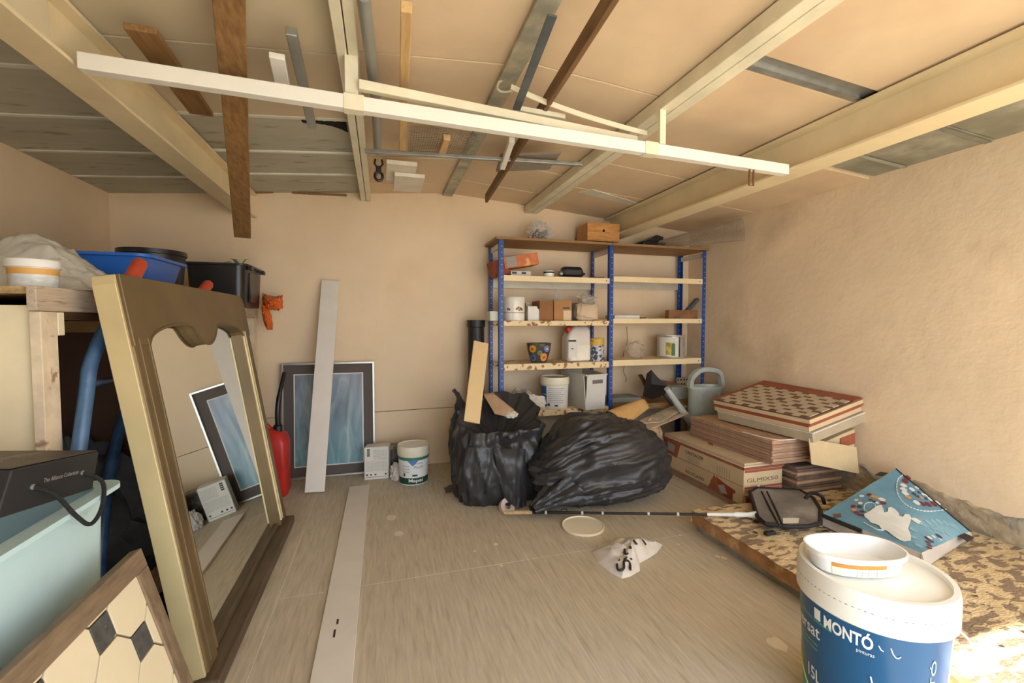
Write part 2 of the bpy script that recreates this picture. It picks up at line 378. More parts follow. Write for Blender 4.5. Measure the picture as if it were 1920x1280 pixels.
b = B(); q4 = [onZ(938, 292, 2.15), onZ(1052, 288, 2.15), onZ(1030, 318, 2.14), onZ(930, 322, 2.14)]
b.prism(q4, (0, 0, .012)); tag(b.build('grey_sheet', mat('grey_board', (150, 140, 126), .8), bevel=.001), 'grey board scrap stuffed above the galvanised rail', 'board')
b = B(); b.prism([onZ(968, 206, 2.10), onZ(1060, 222, 2.10), onZ(1060, 236, 2.10), onZ(968, 222, 2.10)], (0, 0, .02)); tag(b.build('painted_block', cream_pale), 'pale painted offcut on top of the cream bar', 'offcut')
b = B(); b.box(onZ(822, 290, 2.13), onZ(830, 262, 2.13) + V((.04, 0, .03))); tag(b.build('wood_offcut', wood_pale, bevel=.003), 'small wooden peg in front of the wire mesh under the ceiling', 'offcut')

# wire mesh sheet, cable clamp and cartons tucked under the ridge
q4 = [onZ(768, 236, 2.16), onZ(897, 252, 2.16), onZ(872, 292, 2.14), onZ(764, 290, 2.14)]
def q_at(u, v): return q4[0].lerp(q4[1], u).lerp(q4[3].lerp(q4[2], u), v) + V((0, 0, .012 * math.sin(math.pi * u) + .004 * math.sin(9 * v)))
bm_ = B(); bm_.surf(q_at, 26, 18); o = bm_.build('wire_mesh_sheet', mat('dark_wire_mesh', (130, 116, 96), .5, metal=.3)); md = o.modifiers.new('w', 'WIREFRAME'); md.thickness = .0035; md.use_even_offset = False
tag(o, 'sheet of fine wire mesh laid under the ridge beside the wooden batten', 'wire mesh')
t = thing('pipe_clamp', onZ(710, 316, 2.10), 'black plastic clamp hanging at the end of the grey pipe', 'clamp')
blk_m = mat('black_plastic', (34, 34, 36), .35); k0 = onZ(710, 318, 2.10)
B().tube([k0 + V((.022 * math.cos(q), 0, .026 * math.sin(q) - .038)) for q in [2 * math.pi * i / 14 for i in range(15)]], .0085, 8).build('ring', blk_m, t, smooth=True)
B().box(k0 + V((-.016, -.012, -.02)), k0 + V((.016, .012, .02))).build('body', blk_m, t, bevel=.004)
for s_ in (-1, 1): B().tube([k0 + V((s_ * .012, 0, .018)), k0 + V((s_ * .024, 0, .035)), k0 + V((s_ * .018, 0, .06))], .006, 8).build('jaw', blk_m, t, smooth=True)
wc_ = mat('white_carton', (232, 222, 204), .6)
for (pa, pb, lb) in (((724, 327), (782, 314), 'upper flat white carton resting above the black clamp'), ((738, 340), (796, 328), 'lower flat white carton beside the black clamp')):
    p_, q_ = onZ(*pa, 2.135), onZ(*pb, 2.135); bb = B(); bb.box((p_.x, q_.y - .02, 2.135 if 'upper' in lb else 2.108), (q_.x, p_.y + .12, 2.16 if 'upper' in lb else 2.132)); tag(bb.build('flat_box', wc_, bevel=.002), lb, 'carton')
pw_ = [(1085, 368), (1112, 362), (1222, 383), (1215, 387)]
bb = B(); bb.prism([V((p.x, p.y, cz(p.x) - .003)) for p in [onZ(x, y, 2.18) for x, y in pw_]], (0, 0, .006)); bb.build('white_patch', strip_white, ceiling)
for (x0_, x1_, z_) in ((468, 512, .012), (548, 650, .01)):
    p_, q_ = onY(x0_, 361, BW - .02), onY(x1_, 366 if x1_ > 600 else 360, BW - .02); bb = B(); bb.bar(p_, q_, .02, .012); bb.build('splinter_strip', wood_brown, wall_back)

# ================================================================== LEFT SIDE
def clear_plastic(name='clear_film', c=(225, 225, 220), alpha=.35): return mat(name, c, .18, alpha=alpha, var=.1, scale=8, bump=.4, bscale=14, spec=.7)
def blob(b, c, rx, ry, rz, seed=0, amp=.15, freq=1.6, nu=40, nv=24, zmin=None, ridge=0.0, rfreq=4.0, pw=1.0):
    c = V(c)
    def fn(u, v):
        th = 2 * math.pi * u; ph = math.pi * v
        d = V((math.cos(th) * math.sin(ph), math.sin(th) * math.sin(ph), -math.cos(ph)))
        k = 1 + amp * fbm(d * freq + V((seed * 3.7, seed, seed * 1.3)))
        if ridge: k += ridge * (abs(fbm(d * rfreq + V((seed, 9, seed * 2)))) - .3)
        sg = lambda t: math.copysign(abs(t) ** pw, t)
        p = c + V((sg(d.x) * rx * k, sg(d.y) * ry * k, sg(d.z) * rz * k))
        if zmin is not None and p.z < zmin: p.z = zmin
        return p
    return b.surf(fn, nu, nv, True)

# ---- workbench
BT = 1.297; BX = -.885
bench_cream = mat('worn_cream_board', (236, 222, 186), .7, var=.06, scale=5, c2=(205, 180, 140), c2scale=14, c2thr=.68, c2soft=.03)
grey_wood = mat('weathered_wood', (190, 172, 150), .75, var=.12, scale=4, stretch=(14, 1.2, 14), c2=(140, 122, 104), c2scale=9, c2thr=.62, c2soft=.05)
chip = mat('chipboard', (196, 160, 112), .8, var=.25, scale=40)
t = thing('workbench', (-1.34, 2.6, 0), 'tall cream wooden workbench along the left wall with a weathered edge plank', 'workbench')
B().box((LW + .01, 1.515, BT - .02), (BX - .025, 3.72, BT)).build('worktop', chip, t, bevel=.002)
B().box((BX - .022, 1.50, BT - .066), (BX, 3.73, BT + .002)).build('edge_plank', grey_wood, t, bevel=.003)
B().box((LW + .01, 1.535, 0), (BX - .03, 1.555, BT - .05)).build('end_panel', bench_cream, t, bevel=.002)
B().box((BX - .03, 1.52, 0), (BX - .004, 1.585, BT - .067)).build('leg', mat('pale_post', (222, 204, 176), .75, var=.12, scale=12, c2=(160, 130, 104), c2scale=16, c2thr=.66, c2soft=.03), t, bevel=.002)
B().box((BX - .03, 1.588, BT - .135), (BX - .004, 1.615, BT - .068)).build('block', bench_cream, t, bevel=.002)
B().box((BX - .09, 3.60, 0), (BX - .004, 3.70, BT - .067)).build('leg', mat('pale_post', (0, 0, 0)), t, bevel=.002)
B().box((LW + .02, 2.30, .15), (BX - .06, 2.33, BT - .14)).build('inner_panel', mat('brown_hardboard', (128, 94, 74), .8), t)
B().box((LW + .02, 1.70, BT - .09), (BX - .05, 3.6, BT - .06)).build('rail', wood_dark, t)

# ---- under the bench
b = B(); blob(b, (-1.14, 1.76, .46), .17, .12, .34, 3, .3, 2.2, zmin=.1, ridge=.3)
tag(b.build('plastic_bag', mat('olive_bag', (146, 138, 88), .25, var=.25, scale=5, c2=(222, 220, 205), c2scale=3, c2thr=.55, c2soft=.05, bump=.3, bscale=12), smooth=True), 'shiny olive and white plastic bag stuffed under the workbench', 'bag')
b = B(); blob(b, (-1.22, 2.13, .32), .3, .13, .38, 5, .3, 2.0, zmin=.0, ridge=.3)
tag(b.build('dust_sheet', mat('dark_sheet', (96, 92, 88), .6, var=.3, scale=6, bump=.6, bscale=14), smooth=True), 'dark grey crumpled dust sheet heaped under the workbench', 'sheet')

# ---- hand truck
blue_m = mat('blue_enamel', (74, 108, 142), .35, var=.15, scale=14, c2=(48, 74, 108), c2scale=9, c2thr=.6, c2soft=.1)
red_m = mat('red_rubber', (206, 84, 56), .5, var=.1)
t = thing('hand_truck', (-.86, 1.8, 0), 'blue hand truck with red rubber grips leaning between workbench and mirror', 'hand truck')
def smooth_path(P, n=6):
    out = []
    for i in range(len(P) - 1):
        a, b_, c, d = P[max(i - 1, 0)], P[i], P[i + 1], P[min(i + 2, len(P) - 1)]
        for k in range(n):
            s = k / n; out.append(.5 * ((2 * b_) + (c - a) * s + (2 * a - 5 * b_ + 4 * c - d) * s * s + (3 * b_ - a - 3 * c + d) * s ** 3))
    return out + [P[-1]]
HX = -.845
P1 = [onX(205, 598, HX), onX(180, 655, HX), onX(168, 690, HX), onX(163, 730, HX), onX(150, 830, HX), onX(138, 920, HX - .01), V((HX - .02, 1.52, .06))]
B().tube(smooth_path(P1), .0185, 14).build('tube', blue_m, t, smooth=True)
gA, gB = onX(203, 602, HX), onX(264, 492, HX)
gm = B(); gm.tube([gA, gA.lerp(gB, .5), gA.lerp(gB, .97), gB], [.024, .0245, .0245, .021], 16); gm.build('grip', red_m, t, smooth=True)
P2 = [onX(372, 552, -.845), onX(330, 620, -.86), onX(268, 690, -.95), onX(240, 750, -1.0), onX(205, 890, -1.0), onX(196, 960, -.98), onX(186, 1092, -.96), V((-.94, 1.86, .06))]
B().tube(smooth_path(P2), .0185, 14).build('tube', blue_m, t, smooth=True)
gA, gB = onX(358, 575, -.845), onX(391, 532, -.835)
gm = B(); gm.tube([gA, gA.lerp(gB, .5), gA.lerp(gB, .95), gB], [.024, .0245, .0245, .021], 16); gm.build('grip', red_m, t, smooth=True)
B().tube([onX(170, 718, HX), onX(215, 712, -.9), onX(250, 712, -.98)], .013, 10).build('cross_tube', blue_m, t, smooth=True)
for y, x in ((1.60, -.775), (1.95, -.80)):
    B().lathe((x, y, .086), [(.0, -.02), (.06, -.02), (.085, -.015), (.085, .015), (.06, .02), (0, .02)], 24, ax=(.0, 1, 0)).build('wheel', mat('black_rubber', (30, 30, 32), .7), t, smooth=True)
B().bar((-.775, 1.60, .086), (-.80, 1.95, .086), .02, .02).build('axle', blue_m, t)
B().hexa([(x_, y_, z_) for z_ in (.001, .006) for x_, y_ in ((-.86, 1.5), (-.68, 1.55), (-.68, 1.98), (-.86, 1.94))]).build('toe_plate', blue_m, t)

# ---- things on the bench
def tubs(name, c, r0, r1, h, m, lid, parent): pass
c = V((-.985, 1.665, BT))
t = thing('plaster_tub', c, 'small white plastic tub with an orange band on the workbench corner', 'tub')
tubw = mat('white_plastic', (238, 238, 232), .4, var=.05)
B().lathe(c, [(.050, 0), (.052, .002), (.0545, .062), (.0545, .07)], 36).build('body', mat('printed_white', (226, 230, 226), .5, var=.12, scale=30, stretch=(1, 1, 3)), t, smooth=True)
B().lathe(c + V((0, 0, .042)), [(.0543, 0), (.0551, .018)], 36).build('orange_band', mat('orange_print', (226, 172, 92), .5), t, smooth=True)
B().lathe(c + V((0, 0, .062)), [(.0545, 0), (.0605, .001), (.0605, .004), (.059, .005), (.0585, .021), (.056, .024), (.05, .021), (0, .021)], 40).build('lid', tubw, t, smooth=True)
b = B()
def heap(u, v):
    x = -1.40 + .52 * u; y = 1.73 + .40 * v
    h = .185 * math.exp(-((u - .5) / .36) ** 2) * math.exp(-((v - .5) / .36) ** 2) + .03 * abs(fbm((x * 9, y * 9, 3))) + .018 * abs(fbm((x * 25, y * 25, 3)))
    e = min(u, 1 - u, v, 1 - v); h *= min(1, e * 9)
    return V((x, y, BT + .004 + h))
b.surf(heap, 50, 44)
tag(b.build('plastic_sheet', mat('milky_film', (214, 210, 196), .25, var=.1, bump=.3, bscale=18), smooth=True), 'heap of milky white plastic sheeting behind the small white tub', 'plastic sheet')
b = B(); b.frame((-1.05, 1.80, BT), (.98, .2, 0), (-.2, .98, 0), (0, 0, 1), (0, 0, .0), (.14, .22, .008)); b.frame((-1.05, 1.80, BT), (.98, .2, 0), (-.2, .98, 0), (0, 0, 1), (.13, 0, .008), (.14, .22, .03))
tag(b.build('black_tray', mat('black_plastic', (34, 34, 36), .35), bevel=.002), 'flat black tray sticking out from under the milky plastic sheeting', 'tray')
def basin(name, x0, x1, y0, y1, z0, z1, m, label, cat, tap=.05, wall=.006, rim=.018):
    t = thing(name, ((x0 + x1) / 2, (y0 + y1) / 2, z0), label, cat)
    def ring(z, e, rr=.05, n=6):
        X0, X1, Y0, Y1 = x0 - e, x1 + e, y0 - e, y1 + e; out = []
        for (cx_, cy_, a0) in ((X1 - rr, Y1 - rr, 0), (X0 + rr, Y1 - rr, 90), (X0 + rr, Y0 + rr, 180), (X1 - rr, Y0 + rr, 270)):
            for k in range(n + 1): a = R(a0 + 90 * k / n); out.append(V((cx_ + rr * math.cos(a), cy_ + rr * math.sin(a), z)))
        return out
    rings = [ring(z0, -tap), ring(z1 - .012, -rim), ring(z1 - .012, 0), ring(z1, 0), ring(z1, -rim - wall), ring(z0 + wall, -tap - wall)]
    n = len(rings[0]); b = B(); vs_ = [p for r_ in rings for p in r_]; fs = [tuple(range(n - 1, -1, -1)), tuple(range((len(rings) - 1) * n, len(rings) * n))]
    for i in range(len(rings) - 1):
        for k in range(n): fs.append((i * n + k, i * n + (k + 1) % n, (i + 1) * n + (k + 1) % n, (i + 1) * n + k))
    b.add(vs_, fs); b.build('shell', m, t, smooth=True, ang=35)
    return t
basin('blue_basin', -1.36, -.90, 2.14, 2.56, BT, 1.478, mat('blue_plastic', (44, 104, 190), .35, var=.06), 'blue rectangular plastic basin on the workbench', 'basin', tap=.06)
c = V((-1.18, 2.86, BT))
t = thing('black_tub', c, 'round black tub standing behind the blue basin', 'tub')
B().lathe(c, [(.12, 0), (.145, .26), (.152, .262), (.152, .285), (.142, .285), (.118, .01), (0, .01)], 40).build('shell', mat('black_plastic', (34, 34, 36), .35), t, smooth=True)
t = basin('storage_box', -1.16, -.80, 3.13, 3.60, BT + .002, 1.567, mat('black_box_plastic', (40, 38, 38), .3), 'large black plastic storage box at the far end of the workbench', 'box', tap=.03)
for y in (3.2, 3.5): B().box((-.812, y, 1.535), (-.79, y + .05, 1.56)).build('clip', mat('black_plastic', (0, 0, 0)), t)
B().box((-.822, 3.25, 1.33), (-.812, 3.42, 1.52)).build('side_rib', mat('black_box_plastic', (0, 0, 0)), t)
t = thing('leafy_sprig', (-.86, 3.3, 1.56), 'sprig of green leaves poking out of the black storage box', 'plant')
for k, (dx, dy, dz, L_) in enumerate(((-.10, 0, .03, .11), (.03, .02, .035, .1), (-.03, -.05, .045, .09), (.05, -.03, .0, .07), (-.05, .06, .05, .09))):
    a = V((-.88, 3.28, 1.55)); e = a + V((dx, dy, dz)).normalized() * L_; m_ = (a + e) / 2 + V((0, 0, .025)); s_ = (e - a).cross(V((0, 0, 1))).normalized() * .016
    B().add([a, m_ - s_, m_ + V((0, 0, .004)), m_ + s_, e], [(0, 1, 2), (0, 2, 3), (1, 4, 2), (2, 4, 3)]).build('leaf', mat('leaf_green', (132, 164, 112), .5, var=.15), t)
b = B()
def obag(u, v):
    p = onY(492 + 38 * u, 552 + 26 * v + 22 * (u - .2) * (1 - u), 3.60); r_ = fbm((u * 5, v * 5, 1)); return p + V((0, -.07 * math.sin(math.pi * u) * math.sin(math.pi * v) - .03 * r_, .015 * fbm((u * 7, v * 7, 8))))
b.surf(obag, 18, 14)
def obag2(u, v):
    w_ = .35 + .5 * v * (1 - v) * 2; p = onY(488 + 10 * v + 28 * (u - .5) * w_ + 8, 572 + 46 * v, 3.61); return p + V((0, -.05 * math.sin(math.pi * u) - .02 * fbm((u * 6, v * 6, 4)), 0))
b.surf(obag2, 14, 14)
tag(b.build('orange_bag', mat('orange_film', (236, 110, 40), .25, alpha=.9, var=.2, bump=.3, bscale=20), smooth=True, solid=.002), 'crumpled translucent orange plastic bag hanging off the workbench end', 'bag')

# ---- light blue tote and black gift carton
TZ = .765
t = basin('storage_tote', -1.12, -.685, .62, 1.475, 0, TZ, mat('pale_blue_plastic', (196, 226, 230), .3, var=.04), 'tall pale blue plastic tote beside the tiled panel', 'tote', tap=.05, wall=.01, rim=.028)
B().box((-.732, 1.0, .25), (-.722, 1.03, .70)).build('rib', mat('pale_blue_plastic', (0, 0, 0)), t)
A_, B_, C_, D_ = onX(24, 880, -.725), onX(186, 846, -.725), onX(174, 916, -.725), onX(-6, 974, -.725)
t = thing('gift_carton', (D_ + C_) / 2 + V((-.1, 0, 0)), 'black gift carton with a rope handle lying on the pale blue tote', 'carton')
ink = mat('black_card', (42, 42, 44), .45, var=.08)
ex = V((-.26, 0, .02))
b = B(); b.hexa([D_, C_, C_ + ex, D_ + ex, A_, B_, B_ + ex * .96, A_ + ex * .96]); gbody = b.build('body', ink, t, bevel=.003)
b = B(); b.hexa([p + V((0, 0, .0015)) for p in (A_ + ex * .02, B_ + ex * .02, B_ + ex * .95, A_ + ex * .95)] + [p + V((0, 0, .003)) for p in (A_ + ex * .02, B_ + ex * .02, B_ + ex * .95, A_ + ex * .95)]); b.build('top_panel', mat('worn_card', (92, 84, 74), .5, var=.15, scale=12), t)
nrm = V((1, 0, 0)) * .0015
fc = lambda u, v: (D_.lerp(C_, u)).lerp(A_.lerp(B_, u), v) + nrm
text_on('The Alliance Collection', lambda u, v: fc(.34 + .40 * u, .53 + .10 * v), mat('silver_ink', (165, 162, 152), .4), gbody)
text_on('The Alliance Collection', lambda u, v: (A_.lerp(B_, .1 + .7 * u) + ex * (.45 - .18 * v) + V((0, 0, .004))), mat('silver_ink', (0, 0, 0)), t)
h0, h1 = fc(.24, .50), fc(.80, .52)
for p in (h0, h1): B().lathe(p, [(.0, -.001), (.006, -.001), (.006, .002), (.003, .003), (0, .003)], 12, ax=(1, 0, 0)).build('eyelet', galv, t)
P = [h0, h0 + V((.02, .03, -.03)), h0.lerp(h1, .28) + V((.05, 0, -.085)), h0.lerp(h1, .55) + V((.052, 0, -.115)), h0.lerp(h1, .85) + V((.05, 0, -.085)), h1 + V((.035, .01, -.03)), h1]
B().tube(smooth_path(P), .0048, 8).build('rope_handle', mat('black_rope', (30, 32, 30), .8, bump=.6, bscale=200), t, smooth=True)

# ---- framed panel with octagon tiles
M0 = V((-.462, 0, 0)); mv = V((-.166, 0, .602)).normalized(); mu = V((0, 1, 0)); mn = mu.cross(mv); mn = mn if mn.x > 0 else -mn
PY0, PY1, PH = .60, 1.375, .625
t = thing('tiled_panel', (-.5, (PY0 + PY1) / 2, 0), 'wood framed panel of cream octagon tiles and dark marble squares leaning in the left corner', 'panel')
pt = lambda y, h, d=0: V((M0.x, y, 0)) + mv * h + mn * d
def pbox(y0, y1, h0, h1, d0, d1): b = B(); b.hexa([pt(y0, h0, d0), pt(y1, h0, d0), pt(y1, h1, d0), pt(y0, h1, d0), pt(y0, h0, d1), pt(y1, h0, d1), pt(y1, h1, d1), pt(y0, h1, d1)]); return b
tabw = mat('grey_brown_wood', (132, 112, 88), .6, var=.2, scale=5, stretch=(12, 12, 2), bump=.06)
tabw2 = mat('grey_brown_wood_long', (132, 112, 88), .6, var=.2, scale=5, stretch=(12, 2, 12), bump=.06)
FB = .05
pbox(PY0 + .01, PY1 - .01, .01, PH - .01, -.012, .004).build('backing', mat('dark_grout', (112, 98, 78), .9), t)
pbox(PY0, PY1, PH - FB, PH, -.014, .014).build('frame_rail', tabw2, t, bevel=.003); pbox(PY0, PY1, 0, FB, -.014, .014).build('frame_rail', tabw2, t, bevel=.003)
pbox(PY1 - FB, PY1, FB, PH - FB, -.014, .014).build('frame_stile', tabw, t, bevel=.003); pbox(PY0, PY0 + FB, FB, PH - FB, -.014, .014).build('frame_stile', tabw, t, bevel=.003)
octm = mat('cream_tile', (232, 218, 184), .35, var=.03); dotm = mat('dark_marble', (92, 92, 88), .3, var=.3, scale=30, c2=(196, 196, 190), c2scale=18, c2thr=.66, c2soft=.02)
def clip(poly, lo, hi, ax):
    for (sgn, lim) in ((1, lo), (-1, -hi)):
        out = []
        for i in range(len(poly)):
            a, b_ = poly[i], poly[(i + 1) % len(poly)]; fa, fb = sgn * a[ax] - lim, sgn * b_[ax] - lim
            if fa >= 0: out.append(a)
            if fa * fb < 0: s = fa / (fa - fb); out.append((a[0] + (b_[0] - a[0]) * s, a[1] + (b_[1] - a[1]) * s))
        poly = out
        if len(poly) < 3: return []
    return poly
aa = .1; cc = .043; g = .0030; hw = aa / math.sqrt(2) * 1.0
r45 = lambda x_, y_: ((x_ - y_) / math.sqrt(2), (x_ + y_) / math.sqrt(2))
for i in range(-6, 9):
    for j in range(-6, 9):
        cy, ch = 1.265 + aa * (i - j), .535 - aa * (i + j); hw = aa / math.sqrt(2) - g; k_ = cc
        loc = [(hw, hw - k_), (hw - k_, hw), (-hw + k_, hw), (-hw, hw - k_), (-hw, -hw + k_), (-hw + k_, -hw), (hw - k_, -hw), (hw, -hw + k_)]
        octo = [(cy + r45(*q_)[0], ch + r45(*q_)[1]) for q_ in loc]
        dc = (cy, ch - aa); dd = (k_ / math.sqrt(2)) * 1.0 + g * .2
        dot = [(dc[0] + sx * dd, dc[1] + sy * dd) for sx, sy in ((1, 1), (-1, 1), (-1, -1), (1, -1))]
        for poly, m_, nm in ((octo, octm, 'octagon_tile'), (dot, dotm, 'marble_square')):
            q = clip(clip(poly, PY0 + FB, PY1 - FB, 0), FB, PH - FB, 1)
            if len(q) < 3: continue
            ar = abs(sum(q[k][0] * q[(k + 1) % len(q)][1] - q[(k + 1) % len(q)][0] * q[k][1] for k in range(len(q)))) / 2
            if ar < 1e-4: continue
            b = B(); b.prism([pt(a, c_, .004) for a, c_ in q], mn * .005); b.build(nm, m_, t, bevel=.0008)

# ---- big mirror
gold = mat('gold_paint_and_glint', (214, 196, 148), .45, metal=.2, var=.08, scale=3)
bronze = mat('bronze_paint', (118, 98, 66), .45, metal=.3, var=.12, scale=4)
MW0, MW1 = 1.625, 2.86; MB = V((-.585, 0, .045)); up = V((-.205, 0, 1.298)); MH = up.length; up.normalize(); mn = V((up.z, 0, -up.x))
t = thing('wall_mirror', (-.6, 2.2, 0), 'large mirror in a bronze and gold frame with a scalloped top leaning against the workbench', 'mirror')
pt = lambda y, h, d=0: V((MB.x, y, MB.z)) + up * h + mn * d
def slab(poly, d0, d1, name, m, bevel=.004):
    b = B(); b.prism([pt(y, h, d0) for y, h in poly], mn * (d1 - d0)); return b.build(name, m, t, bevel=bevel)
ST, SF = .092, .13
slab([(MW0, 0), (MW0 + ST, 0), (MW0 + ST, MH - .2), (MW0, MH - .2)], -.03, .03, 'stile', bronze, .006)
slab([(MW1 - SF, 0), (MW1, 0), (MW1, MH - .2), (MW1 - SF, MH - .2)], -.03, .03, 'stile', bronze, .006)
slab([(MW0 + .0, .0), (MW0 - .012, .0), (MW0 - .012, MH - .03), (MW0 - .004, MH - .004), (MW0, MH)], -.036, .024, 'gold_edge', gold, .004)
slab([(MW1, .0), (MW1 + .012, .0), (MW1 + .012, MH - .05), (MW1, MH - .03)], -.034, .026, 'gold_edge', gold, .004)
for y0, y1, m_ in ((MW0 + .022, MW0 + .030, bronze), (MW0 + ST - .014, MW0 + ST - .004, bronze), (MW1 - SF, MW1 - SF + .016, gold), (MW1 - SF + .03, MW1 - SF + .042, gold)):  # far pair in gold: highlights on the beads put into the colour
    slab([(y0, .03), (y1, .03), (y1, MH - .2), (y0, MH - .2)], .028, .037, 'moulding', m_, .002)
top = []; n = 60
for k in range(n + 1):   # lower, scalloped edge from near to far
    y = MW0 + (MW1 - MW0) * k / n; q = abs((y - (MW0 + ST)) / (MW1 - SF - MW0 - ST) - .5) * 2
    h = MH - .225
    if q < 1: h = MH - .225 + .068 * math.sqrt(max(0, 1 - ((q - .45) / .56) ** 2))
    if q < .26: h = MH - .16 - .085 * math.cos(q / .26 * math.pi / 2) ** .7
    top.append((y, h))
b = B(); d0, d1 = -.03, .034
tops = [(y, MH - .045 * max(0, 1 - (MW1 - y) / .05) ** 2) for y, h in top]
N = len(top)
vs_ = [pt(y, h, d0) for y, h in top] + [pt(y, h, d0) for y, h in tops] + [pt(y, h, d1) for y, h in top] + [pt(y, h, d1) for y, h in tops]
fs = []
for k in range(N - 1):
    fs += [(k, N + k, N + k + 1, k + 1), (2 * N + k, 2 * N + k + 1, 3 * N + k + 1, 3 * N + k), (k, k + 1, 2 * N + k + 1, 2 * N + k), (N + k, 3 * N + k, 3 * N + k + 1, N + k + 1)]
fs += [(0, 2 * N, 3 * N, N), (N - 1, 2 * N - 1, 4 * N - 1, 3 * N - 1)]
b.add(vs_, fs); b.build('top_rail', bronze, t, bevel=.004)
b = B(); b.tube([pt(y, h, d1 - .002) for y, h in top if MW0 + ST - .01 < y < MW1 - SF + .01], .006, 8); b.build('scallop_bead', bronze, t, smooth=True)
slab([(MW0 + .01, .0), (MW1 - .01, .0), (MW1 - .01, .022), (MW0 + .01, .022)], -.03, .012, 'bottom_rail', mat('dark_base_wood', (96, 80, 60), .55, var=.2, scale=5, stretch=(12, 1, 12)))
B().box((-.625, MW0 - .03, 0), (-.515, MW1 + .02, .045)).build('plinth', mat('dark_base_wood', (96, 80, 60), .55, var=.2, scale=5, stretch=(12, 1, 12)), t, bevel=.006)
glass = bpy.data.materials.new('mirror_glass'); glass.use_nodes = True; gb = glass.node_tree.nodes['Principled BSDF']
gb.inputs['Metallic'].default_value = 1; gb.inputs['Roughness'].default_value = .015; gb.inputs['Base Color'].default_value = (.80, .83, .80, 1)
slab([(MW0 + ST - .01, .015), (MW1 - SF + .01, .015), (MW1 - SF + .01, MH - .13), (MW0 + ST - .01, MH - .13)], -.006, .0, 'mirror_glass', glass, 0)

# ================================================================== BACK WALL, LEFT HALF
# red jerrycan with black spout
c = V((-.80, 3.40, 0)); t = thing('jerrycan', c, 'red plastic jerrycan with a black spout behind the mirror', 'jerrycan')
redp = mat('red_plastic', (190, 44, 34), .4, var=.1)
def rrect(cx_, cy_, hx, hy, z, rr=.035, n=5):
    out = []
    for (sx, sy, a0) in ((1, 1, 0), (-1, 1, 90), (-1, -1, 180), (1, -1, 270)):
        for k in range(n + 1): a = R(a0 + 90 * k / n); out.append(V((cx_ + sx * (hx - rr) + rr * math.cos(a), cy_ + sy * (hy - rr) + rr * math.sin(a), z)))
    return out
def loft(rings, caps=True):
    n = len(rings[0]); b = B(); fs = []
    for i in range(len(rings) - 1):
        for k in range(n): fs.append((i * n + k, i * n + (k + 1) % n, (i + 1) * n + (k + 1) % n, (i + 1) * n + k))
    if caps: fs += [tuple(range(n - 1, -1, -1)), tuple(range((len(rings) - 1) * n, len(rings) * n))]
    b.add([p for r_ in rings for p in r_], fs); return b
loft([rrect(c.x, c.y, .155, .085, 0), rrect(c.x, c.y, .165, .095, .015), rrect(c.x, c.y, .165, .095, .36), rrect(c.x, c.y, .15, .085, .42), rrect(c.x - .02, c.y, .10, .06, .46), rrect(c.x - .02, c.y, .09, .05, .465)]).build('body', redp, t, smooth=True, ang=50)
B().tube(smooth_path([V((c.x - .11, c.y, .45)), V((c.x - .10, c.y, .50)), V((c.x, c.y, .505)), V((c.x + .06, c.y, .45))]), .016, 10).build('handle', redp, t, smooth=True)
s0 = onY(521, 792, 3.40)
B().lathe(V((s0.x, 3.40, .44)), [(.03, 0), (.03, .04), (.018, .05), (.018, .06)], 18).build('cap', mat('black_plastic', (0, 0, 0)), t, smooth=True)
B().tube(smooth_path([V((s0.x, 3.40, .48)), V((s0.x, 3.40, .58)), V((s0.x + .01, 3.43, .70)), V((s0.x + .03, 3.5, .84))]), [.017] * 12 + [.014] * 7, 12).build('spout', mat('black_plastic', (0, 0, 0)), t, smooth=True)

# framed picture
pl, pr_ = onY(530, 880, 3.70).x, onY(704, 880, 3.70).x; PHt = .885
t = thing('framed_picture', ((pl + pr_) / 2, 3.7, 0), 'silver framed abstract blue painting leaning on the back wall', 'picture')
pu = V((0, .07, PHt)).normalized(); pn = V((0, -pu.z, pu.y)); pt = lambda x, h, d=0: V((x, 3.672, .002)) + pu * h + pn * d
def pslab(x0, x1, h0, h1, d0, d1, name, m, bevel=.001):
    b = B(); b.hexa([pt(x0, h0, d0), pt(x0, h1, d0), pt(x1, h1, d0), pt(x1, h0, d0), pt(x0, h0, d1), pt(x0, h1, d1), pt(x1, h1, d1), pt(x1, h0, d1)]); return b.build(name, m, t, bevel=bevel)
silv = mat('silver_frame', (196, 192, 182), .3, metal=.7, var=.08)
fr = .014
pslab(pl, pl + fr, 0, PHt, 0, .024, 'frame_side', silv); pslab(pr_ - fr, pr_, 0, PHt, 0, .024, 'frame_side', silv)
pslab(pl + fr, pr_ - fr, 0, fr, 0, .024, 'frame_side', silv); pslab(pl + fr, pr_ - fr, PHt - fr, PHt, 0, .024, 'frame_side', silv)
pslab(pl + fr, pr_ - fr, fr, PHt - fr, .004, .008, 'mount', mat('dark_grey_mount', (92, 82, 76), .7, var=.04))
mw = .085
pslab(pl + mw, pr_ - mw, mw, PHt - mw, .008, .0095, 'white_line', mat('white_card', (232, 230, 224), .6))
art = bpy.data.materials.new('abstract_painting'); art.use_nodes = True; n = art.node_tree.nodes; l = art.node_tree.links
tc = n.new('ShaderNodeTexCoord'); mp = n.new('ShaderNodeMapping'); mp.inputs['Scale'].default_value = (7, 1, 1.6); l.new(tc.outputs['Object'], mp.inputs[0])
nz = n.new('ShaderNodeTexNoise'); nz.inputs['Scale'].default_value = 1.6; nz.inputs['Detail'].default_value = 6; nz.inputs['Distortion'].default_value = 1.4; l.new(mp.outputs[0], nz.inputs['Vector'])
rp = n.new('ShaderNodeValToRGB'); l.new(nz.outputs['Fac'], rp.inputs[0]); E_ = rp.color_ramp.elements
E_[0].position = .28; E_[0].color = (*lin((44, 58, 72)), 1); E_[1].position = .82; E_[1].color = (*lin((214, 224, 214)), 1)
